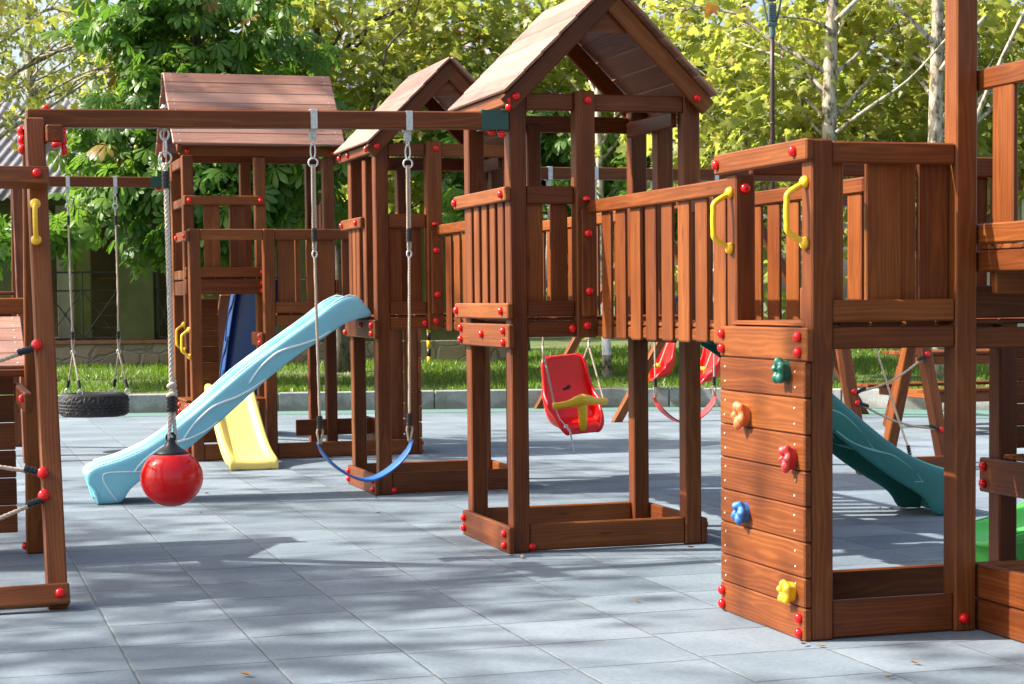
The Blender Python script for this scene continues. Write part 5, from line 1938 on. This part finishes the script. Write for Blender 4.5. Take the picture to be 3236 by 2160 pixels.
tree('plane_tree', 'plane tree with a pale mottled trunk right of the street lamp', 'tree', 4.27, 25.2, 7.4, 0.135,
     [(-1.0, 1.0, 4.7, 1.9, .9, 1.5, 60), (-1.2, .3, 3.4, 1.5, .5, .5, 24), (.8, 1.2, 4.4, 1.5, .9, 1.6, 44), (.7, .7, 3.2, 1.1, .4, .5, 16)], 'plane', 9, size=(.12, .26), tint=(0.4, 0.95), per=21, limbs=18, fruit=SEED,
     extra_limbs=(([(4.27, 25.3, 3.9), (4.0, 25.6, 4.28), (3.55, 25.8, 4.36), (3.2, 25.9, 4.55), (2.7, 26.0, 4.48), (2.2, 26.0, 4.62)], 0.032, 0.008), ([(4.3, 25.1, 3.55), (4.7, 24.9, 3.85), (5.2, 24.8, 4.2), (5.7, 24.7, 4.75)], 0.028, 0.012),
                  ([(4.27, 25.1, 4.85), (3.95, 25.0, 5.0), (3.4, 24.9, 5.05)], 0.026, 0.010), ([(4.3, 25.1, 5.0), (4.6, 25, 5.3), (5.0, 25, 5.7)], 0.04, 0.02),
                  ([(4.25, 25.1, 2.9), (3.9, 24.9, 3.25), (3.3, 24.8, 3.0), (2.6, 24.8, 2.7)], 0.022, 0.008)))
tree('plane_tree', 'plane tree with a pale trunk and pruned knots just left of the tall near post', 'tree', 5.63, 24.9, 7.4, 0.125,
     [(.2, 1.3, 4.8, 1.7, .9, 1.6, 56), (0, .9, 3.3, 1.3, .5, .5, 20)], 'plane', 10, size=(.12, .26), tint=(0.35, 0.95), lean=(-.12, 0), per=21, limbs=16, fruit=SEED,
     extra_limbs=(([(5.6, 24.8, 4.55), (5.25, 24.7, 4.9), (4.85, 24.7, 5.25)], 0.04, 0.02), ([(5.62, 24.8, 4.3), (5.85, 24.8, 4.65), (6.2, 24.8, 5.0)], 0.05, 0.025), ([(5.7, 24.9, 2.6), (6.2, 24.6, 4.1), (6.9, 24.5, 5.5), (7.4, 24.5, 5.9)], 0.035, 0.02)))
tree('plane_tree', 'autumn-tinted plane tree at the right edge above the grey roof', 'tree', 8.3, 27.5, 7.0, 0.13,
     [(-1.0, -.6, 4.6, 1.9, 1.0, 1.7, 80), (-1.3, -.8, 3.2, 1.1, .5, .4, 16)], 'plane', 12, size=(.11, .25), tint=(0.45, 1.0), per=20, limbs=18, fruit=SEED)
tree('willow_tree', 'pale weeping tree far off against the white sky in the top left corner', 'tree', -11.0, 44, 8.5, 0.2,
     [(0, 0, 6.6, 2.6, 1.5, 2.2, 120)], 'simple', 13, 'barkplane', 'leafgrey', (.12, .2), (0, 1), per=36, limbs=24, sig=0.34, flat=1.9)
# second row that closes the view
for k, (x, d, lab, s, mt_) in enumerate(((-6.3, 38.5, 'leafy tree behind the grey corrugated roof, above the chestnut', 21, 'leafplane'), (-3.2, 38, 'leafy tree behind the grey corrugated roof, above the far tower', 22, 'leafplane'),
                                         (0.2, 36, 'leafy tree filling the view straight behind the nearest tower roof', 23, 'leafplane'), (4.2, 34.5, 'leafy tree filling the view behind the street lamp', 24, 'leafplane'),
                                         (7.4, 35.5, 'leafy tree filling the view behind the two pale trunks', 25, 'leafplane'), (10.8, 37, 'leafy tree behind the house with white windows', 26, 'leafplane'))):
    tree('leafy_tree', lab, 'tree', x, d, 8.2, 0.16, [(0, 0, 4.8, 2.9, 0.8, 2.0, 50), (0, -.4, 3.2, 2.4, 0.7, 1.0, 30)] if k > 1 else [(0, 0, 5.9, 2.4, 0.8, 1.5, 36)], 'plane', s, 'barkdark', mt_, (.18, .28), (0.4, 0.92), per=20, limbs=10, sig=0.34)
# farthest wood, one mass
rng = np.random.default_rng(5)
nF = 8000
px = rng.uniform(-17, 20, nF)
hgt = 6.6 + 1.5 * np.sin(px * 0.9) + 1.1 * np.sin(px * 2.3 + 1)
hgt = np.where(px < -9.2, 3.6, hgt)
pz = rng.random(nF) ** 0.8 * hgt
pd = 47 + rng.uniform(0, 4, nF) + 1.2 * np.sin(px * 1.7) + 0.8 * np.sin(pz * 2.1 + px)
W_ = np.stack([px * CY + pd * SY, -px * SY + pd * CY, pz + 0.3], 1)
me = scatter_leaves('treeline', 'leafplane', *LEAF['simple'], W_, rng.uniform(0, 6.28, nF), rng.normal(.6, .4, nF), rng.normal(0, .6, nF), rng.uniform(.35, .62, nF), np.clip(0.62 + 0.2 * np.sin(px * 1.1) * np.cos(pz * 1.4) + rng.normal(0, .16, nF), 0, .94))
o = bpy.data.objects.new('treeline', me)
COL.objects.link(o)
o['kind'] = 'stuff'
o['label'] = 'far wood of bright leafy trees closing the view'
o['category'] = 'trees'

# trees standing left of the picture; only their dappled shade reaches the paving
for k, (x, d, z, rr, n_, s) in enumerate(SHADE):
    tree('plane_tree', ('tall plane tree standing on the left, outside the picture, that dapples the paving', 'second tall plane tree left of the picture, nearer the viewer', 'third tall plane tree left of the picture, farther off',
                        'fourth plane tree left of the picture, nearest the kerb', 'fifth plane tree left of the picture, beside the paving', 'sixth plane tree left of the picture, with the smallest crown')[k], 'tree', x, d, z + 1.0, 0.15,
         [(0, 0, z, rr, rr, rr * 0.75, n_)], 'plane', s, size=(.17, .27), tint=(0.3, 0.9), per=22, limbs=14, sig=0.34, group='trees beside the playground', z0=0.0)

# grass
rng = np.random.default_rng(9)
nG = 90000
gx = rng.uniform(-7.5, 9.5, nG)
gs = rng.random(nG) ** 1.3 * 13.0 + 0.13
kd = np.interp(gx, [a for a, b in KERB], [b for a, b in KERB])
gd = kd + gs
patch = 0.5 + 0.28 * np.sin(gx * 1.9 + gd * .8) + 0.24 * np.sin(gx * .8 - gd * 2.3 + 2) + 0.2 * np.sin(gx * 5.1 + 1) * np.sin(gd * 4.3)
keep = rng.random(nG) < np.clip(patch * 1.3 + np.minimum(gs * 0.35, .5) - 0.12, 0.02, 1)
gx, gs, gd, patch = gx[keep], gs[keep], gd[keep], patch[keep]
nG = len(gx)
gz = 0.205 + 0.028 * np.minimum(np.maximum(gs - .12, 0), 6) + 0.02 * np.sin(gx * 1.3 + gd) + 0.015 * np.sin(gd * 2.1 - gx * .7)
bv = np.array([(-.09, 0, 0), (.09, 0, 0), (.06, .55, .04), (0, 1, .14), (-.06, .55, .04)])
bf = np.array([(0, 1, 2), (0, 2, 4), (4, 2, 3)])
W_ = np.stack([gx * CY + gd * SY, -gx * SY + gd * CY, gz - 0.005], 1)
hs = rng.uniform(.045, .115, nG) * (0.75 + 0.5 * np.clip(patch, 0, 1))
me = scatter_leaves('grass', 'grass', bv, bf, W_, rng.uniform(0, 6.28, nG), -rng.uniform(.55, 1.45, nG), rng.normal(0, .5, nG), hs, np.clip(0.45 + 0.3 * (patch - .5) + rng.normal(0, .2, nG), 0, 1))
o = bpy.data.objects.new('grass', me)
COL.objects.link(o)
o['kind'] = 'stuff'
o['label'] = 'green grass growing on the lawn behind the kerb'
o['category'] = 'grass'

# fallen leaves on the paving
lm = []
for v in range(3):
    mb = MB()
    r = random.Random(v)
    tv = LEAF['simple'][0]
    mb.add([(x * .055, (y - .5) * .060, 0.006 + abs(x) * r.uniform(.02, .05) + 0.012 * (y - .5) ** 2 * r.uniform(.5, 2)) for x, y, z in tv], [tuple(f) for f in LEAF['simple'][1]])
    lm.append(mb.mesh('fallen_leaf', 'deadleaf', (0, 0, 0), False))
r = random.Random(44)
spots = [(1.08, 7.0), (.78, 6.55), (3.0, 9.72), (2.97, 9.80), (1.66, 12.6), (4.0, 9.75), (0.64, 10.9), (0.60, 10.98), (3.35, 6.80), (3.30, 6.85), (3.52, 6.35), (3.30, 6.15), (3.75, 13.22), (3.3, 13.2), (2.98, 13.15), (2.96, 13.05), (6.0, 11.0), (5.95, 11.05), (6.05, 11.1), (5.9, 11.12)]
for k in range(12):
    X, D = r.uniform(-3.2, 2.9), r.uniform(7.2, 20)
    w = cam2w(X, D)
    spots.append((w.x, w.y))
for k, (x, y) in enumerate(spots):
    o = bpy.data.objects.new('fallen_leaf', lm[k % 3])
    COL.objects.link(o)
    o.location = (x, y, 0.003)
    o.rotation_euler = (0, 0, r.uniform(0, 6.28))
    s = r.uniform(.45, .95)
    o.scale = (s, s, s)
    tag(o, 'small dry brown leaf lying on the grey rubber tiles', 'leaf', 'fallen leaves on the paving')

# ------------------------------------------------------------------ green house with porch
hb = thing('green_house', 'olive green house with a porch, stone footing and grey corrugated roof behind the tyre swing', 'house', (-4.5, 31.0, 0.2), cam=True)


def hbox(name, mat, *a, bev=0.006, parent=hb):
    return MB().box(*a, bev=bev).build(name, mat, parent)


D0 = 31.0
hbox('stone_footing', 'stone', -12.0, 0.2, D0, D0 + 0.4, 0.1, 0.74)
hbox('porch_floor', 'terracotta', -12.0, -5.2, D0 - 0.03, 34.6, 0.741, 0.80)
hbox('rear_wall', 'olive', -12.0, -5.0, 34.5, 34.7, 0.80, 3.6)
hbox('pillar', 'olive', -6.44, -5.86, D0 + 0.04, D0 + 0.55, 0.80, 3.05)
hbox('pillar', 'olive', -10.2, -7.72, D0 + 0.04, D0 + 0.35, 0.80, 3.05)
hbox('door_frame', 'cream', -7.60, -7.34, D0 + 0.75, D0 + 0.90, 0.80, 3.05)
hbox('side_wall', 'limewall', -7.33, -7.08, D0 + 0.9, D0 + 1.0, 0.95, 3.05)
hbox('side_wall', 'limewall', -7.34, -7.06, D0 + 0.85, D0 + .95, 0.801, 0.96)
hbox('eave_board', 'olive', -12.0, -5.0, D0 - 0.05, D0 + 0.06, 3.02, 3.24)
hbox('front_wall', 'olive', -5.30, 0.0, D0 + 0.1, D0 + 0.3, 0.741, 4.2)
hbox('eave_board', 'cream', -4.6, 0.1, D0 - 0.35, D0 - 0.30, 4.02, 4.14)


def corrugated(name, X0, X1, Da, za, Db, zb, pitch=0.17, amp=0.026):
    n = int((X1 - X0) / pitch * 8)
    rows = []
    L = math.hypot(Db - Da, zb - za)
    nd, nz = -(zb - za) / L, (Db - Da) / L
    for q in range(5):
        d, z = Da + (Db - Da) * q / 4, za + (zb - za) * q / 4
        row = []
        for k in range(n + 1):
            x = X0 + (X1 - X0) * k / n
            h = amp * math.sin(2 * math.pi * (x - X0) / pitch)
            row.append((x, d + nd * h, z + nz * h))
        rows.append(row)
    mb = MB()
    mb.grid(rows)
    o = mb.build(name, 'sheet', hb, True)
    so = o.modifiers.new('t', 'SOLIDIFY')
    so.thickness = 0.012
    return o


corrugated('roof', -12.2, -4.9, D0 - 0.45, 3.10, 34.9, 4.75)
corrugated('roof', -12.2, -5.2, 35.5, 4.0, 38.5, 5.5)
corrugated('roof', -4.8, 0.3, D0 - 0.5, 4.22, 34.6, 6.35)
# iron railings with crossed bars and a ring
def railing(X0, X1, D):
    mb = MB()
    zb, zt = 0.80, 1.92
    for z, r_ in ((zt, .016), (zt - .30, .013), (zb + .03, .014)):
        mb.tube([(X0, D, z), (X1, D, z)], r_, 6)
    n = max(2, round((X1 - X0) / 0.55))
    for k in range(n + 1):
        x = X0 + (X1 - X0) * k / n
        mb.tube([(x, D, zb - .05), (x, D, zt)], .014, 6)
        if k < n:
            x2 = X0 + (X1 - X0) * (k + 1) / n
            mb.tube([(x, D, zb + .03), (x2, D, zt - .3)], .011, 6)
            mb.tube([(x2, D, zb + .03), (x, D, zt - .3)], .011, 6)
            mb.lathe([(.03, 0), (.03, .02)], ((x + x2) / 2, D - .015, (zb + zt) / 2 - .13), (0, 1, 0), 10)
    mb.build('railing', 'iron', hb)


railing(-7.62, -6.46, D0 + .12)
railing(-5.84, -5.32, D0 + .12)
# furniture stacked on the porch
for k, (x, lab) in enumerate(((-7.0, 'stack of brown slatted chairs on the porch behind the iron railing'), (-6.55, 'dark folding chair frame on the porch, beside the green pillar'))):
    sh = thing('stacked_chairs' if k == 0 else 'folding_chair', lab, 'chair stack' if k == 0 else 'chair', (x, 32.3, 0.80), cam=True)
    if k == 0:
        for j in range(5):
            mb = MB()
            for q in range(4):
                mb.box(x - .33, x + .55, 32.1 + q * .11, 32.1 + q * .11 + .08, 0.98 + j * .21, 1.0 + j * .21, .004)
            mb.build('seat', 'terracotta', sh)
        for sx in (x - .30, x + .52):
            for d in (32.1, 32.5):
                MB().box(sx - .012, sx + .012, d - .012, d + .012, .80, 1.92, .003).build('leg', 'iron', sh)
    else:
        mb = MB()
        for sgn in (-1, 1):
            mb.tube(spline([(x + .02, 31.9 + sgn * .2, .81), (x + .15, 31.9 + sgn * .2, 1.15), (x - .05, 31.9 + sgn * .2, 1.5)], 4), .012, 6)
            mb.tube(spline([(x + .35, 31.9 + sgn * .2, .81), (x + .2, 31.9 + sgn * .2, 1.0), (x - .02, 31.9 + sgn * .2, 1.12)], 4), .012, 6)
        mb.build('frame', 'iron', sh)
        mb = MB()
        mb.box(x - .05, x + .2, 31.7, 32.1, 1.12, 1.14, .004)
        mb.build('seat', 'terracotta', sh)

# house with white windows at the right edge
h2 = thing('cream_house', 'pale house with white gridded windows and a grey roof, behind the right railing', 'house', (10.5, 36, 0.3), cam=True)
hbox('wall', 'cream', 8.2, 14, 36.0, 36.2, 0.3, 4.0, parent=h2)
mb = MB()
mb.slab((11, 37.6, 4.75), (3.2, 0, 0), (0, 1.9, .78), (0, -.02, .05), .01)
mb.build('roof', 'sheet', h2)
hbox('eave_board', 'white', 8.0, 14.1, 35.72, 35.76, 3.82, 4.0, parent=h2)
for xa in (8.62, 9.66):
    hbox('window_pane', 'glass', xa + .05, xa + .60, 35.97, 35.99, 2.02, 3.30, parent=h2)
    mb = MB()
    for x in (xa, xa + .30, xa + .62):
        mb.box(x, x + (.075 if x != xa + .30 else .05), 35.92, 35.965, 1.95, 3.36, .004)
    for z in (1.95, 2.38, 2.62, 2.92, 3.30):
        mb.box(xa + .076, xa + .619, 35.925, 35.96, z, z + (.075 if z in (1.95, 3.30) else .035), .004)
    mb.build('window_frame', 'white', h2)
    hbox('window_sill', 'white', xa - .05, xa + .74, 35.86, 35.97, 1.90, 1.948, parent=h2)

# ------------------------------------------------------------------ street lamp, marker post
lx, ld = 3.37, 23.7 + 0.75
sl = thing('street_lamp', 'brown street lamp post with a blue-grey racket-shaped head, in front of the plane trees', 'street lamp', (lx, ld, 0.2), cam=True)
mb = MB()
mb.tube([(lx, ld, 0.2), (lx, ld, 4.15), (lx, ld, 4.72)], [.034, .030, .028], 14)
mb.lathe([(.08, 0), (.08, .02), (.05, .03), (.045, .3), (.034, .32)], (lx, ld, .2), n=14)
mb.lathe([(.033, 0), (.033, .03)], (lx, ld, 3.6), n=14)
mb.build('pole', 'pole', sl, True)
mb = MB()
mb.lathe([(.036, 0), (.040, .03), (.040, .13), (.036, .15)], (lx, ld, 4.70), n=14)
mb.box(lx - .060, lx + .060, ld - .045, ld + .045, 4.85, 4.90, .01)
mb.box(lx - .052, lx + .052, ld - .035, ld + .035, 4.90, 5.14, .008)
for s in (-1, 1):
    mb.tube(spline([(lx + s * .055, ld, 4.90), (lx + s * .095, ld, 5.08), (lx + s * .125, ld, 5.28), (lx + s * .115, ld, 5.46), (lx + s * .05, ld, 5.58), (lx, ld, 5.60)], 4), .014, 8)
for k in range(7):
    mb.box(lx - .040, lx + .040, ld - .052, ld - .036, 4.92 + k * .03, 4.935 + k * .03, .002)
mb.build('head', 'lampgrey', sl)
mb = MB()
mb.box(lx - .062, lx + .062, ld - .04, ld + .03, 5.16, 5.30, .02)
mb.build('lens_frame', 'lampgrey', sl)
mb = MB()
mb.box(lx - .032, lx + .032, ld - .050, ld - .039, 5.19, 5.265, .008)
mb.build('lens', 'led', sl)
mb = MB()
for k in range(9):
    x = lx + (k - 4) * .026
    mb.tube([(x, ld, 5.30), (x * .7 + lx * .3, ld, 5.57)], .0025, 4)
mb.build('mesh_guard', 'steel', sl)

mp = thing('marker_post', 'short yellow and black striped post on the lawn beneath the bridge', 'marker post', (-1.345, 30.6, .38), cam=True)
for k in range(6):
    mb = MB()
    mb.lathe([(.032, 0), (.032, .13)], (-1.345, 30.6, .36 + .13 * k), n=12)
    mb.build('band', 'yellow' if k % 2 == 0 else 'blackp', mp, True)

# ------------------------------------------------------------------ camera, light
cam = bpy.data.cameras.new('camera')
co = bpy.data.objects.new('camera', cam)
COL.objects.link(co)
cp_, sp_ = math.cos(.06), math.sin(.06)
cr_, sr_ = math.cos(.01104), math.sin(.01104)
Rv = Vector((CY, -SY, 0))
Uv = Vector((SY * sp_, CY * sp_, cp_))
Fv = Vector((SY * cp_, CY * cp_, -sp_))
rx_, ux_ = Rv * cr_ - Uv * sr_, Rv * sr_ + Uv * cr_
mw = Matrix((rx_, ux_, -Fv)).transposed().to_4x4()
mw.translation = (0, 0, EYE)
co.matrix_world = mw
cam.sensor_width = 36
cam.lens = 4342 / 2349 * 36
cam.shift_x, cam.shift_y = -1.8 / 2349, 162.9 / 2349
cam.clip_start, cam.clip_end = 0.1, 2000
cam.dof.use_dof = True
cam.dof.focus_distance = 10.6
cam.dof.aperture_fstop = 11
sc.camera = co

L = Vector(SUN_DIR).normalized()
sun = bpy.data.lights.new('sun', 'SUN')
sun.energy = SUN_E
sun.angle = math.radians(0.7)
sun.color = (1.0, 0.945, 0.86)
so = bpy.data.objects.new('sun', sun)
COL.objects.link(so)
so.rotation_mode = 'QUATERNION'
so.rotation_quaternion = Vector((0, 0, -1)).rotation_difference(L)
w = bpy.data.worlds.new('World')
sc.world = w
w.use_nodes = True
nt = w.node_tree
sky = nt.nodes.new('ShaderNodeTexSky')
sky.sky_type = 'NISHITA'
sky.sun_disc = False
sky.sun_elevation = math.asin(-L.z)
sky.sun_rotation = math.atan2(-L.x, -L.y)
sky.dust_density = 4.5
sky.ozone_density = 0.4
bg = nt.nodes['Background']
bg.inputs['Strength'].default_value = SKY_E
nt.links.new(sky.outputs[0], bg.inputs['Color'])

sc.view_settings.view_transform = 'Standard'
sc.view_settings.look = 'None'
sc.view_settings.exposure = EXPO
sc.view_settings.gamma = 1.0
sc.render.engine = 'CYCLES'
cy_ = sc.cycles
cy_.max_bounces = 7
cy_.diffuse_bounces = 4
cy_.glossy_bounces = 3
cy_.transmission_bounces = 4
cy_.transparent_max_bounces = 4
cy_.caustics_reflective = cy_.caustics_refractive = False
cy_.sample_clamp_indirect = 6.0
cy_.use_denoising = True
try:
    cy_.denoiser = 'OPENIMAGEDENOISE'
    cy_.denoising_input_passes = 'RGB_ALBEDO_NORMAL'
except Exception:
    pass
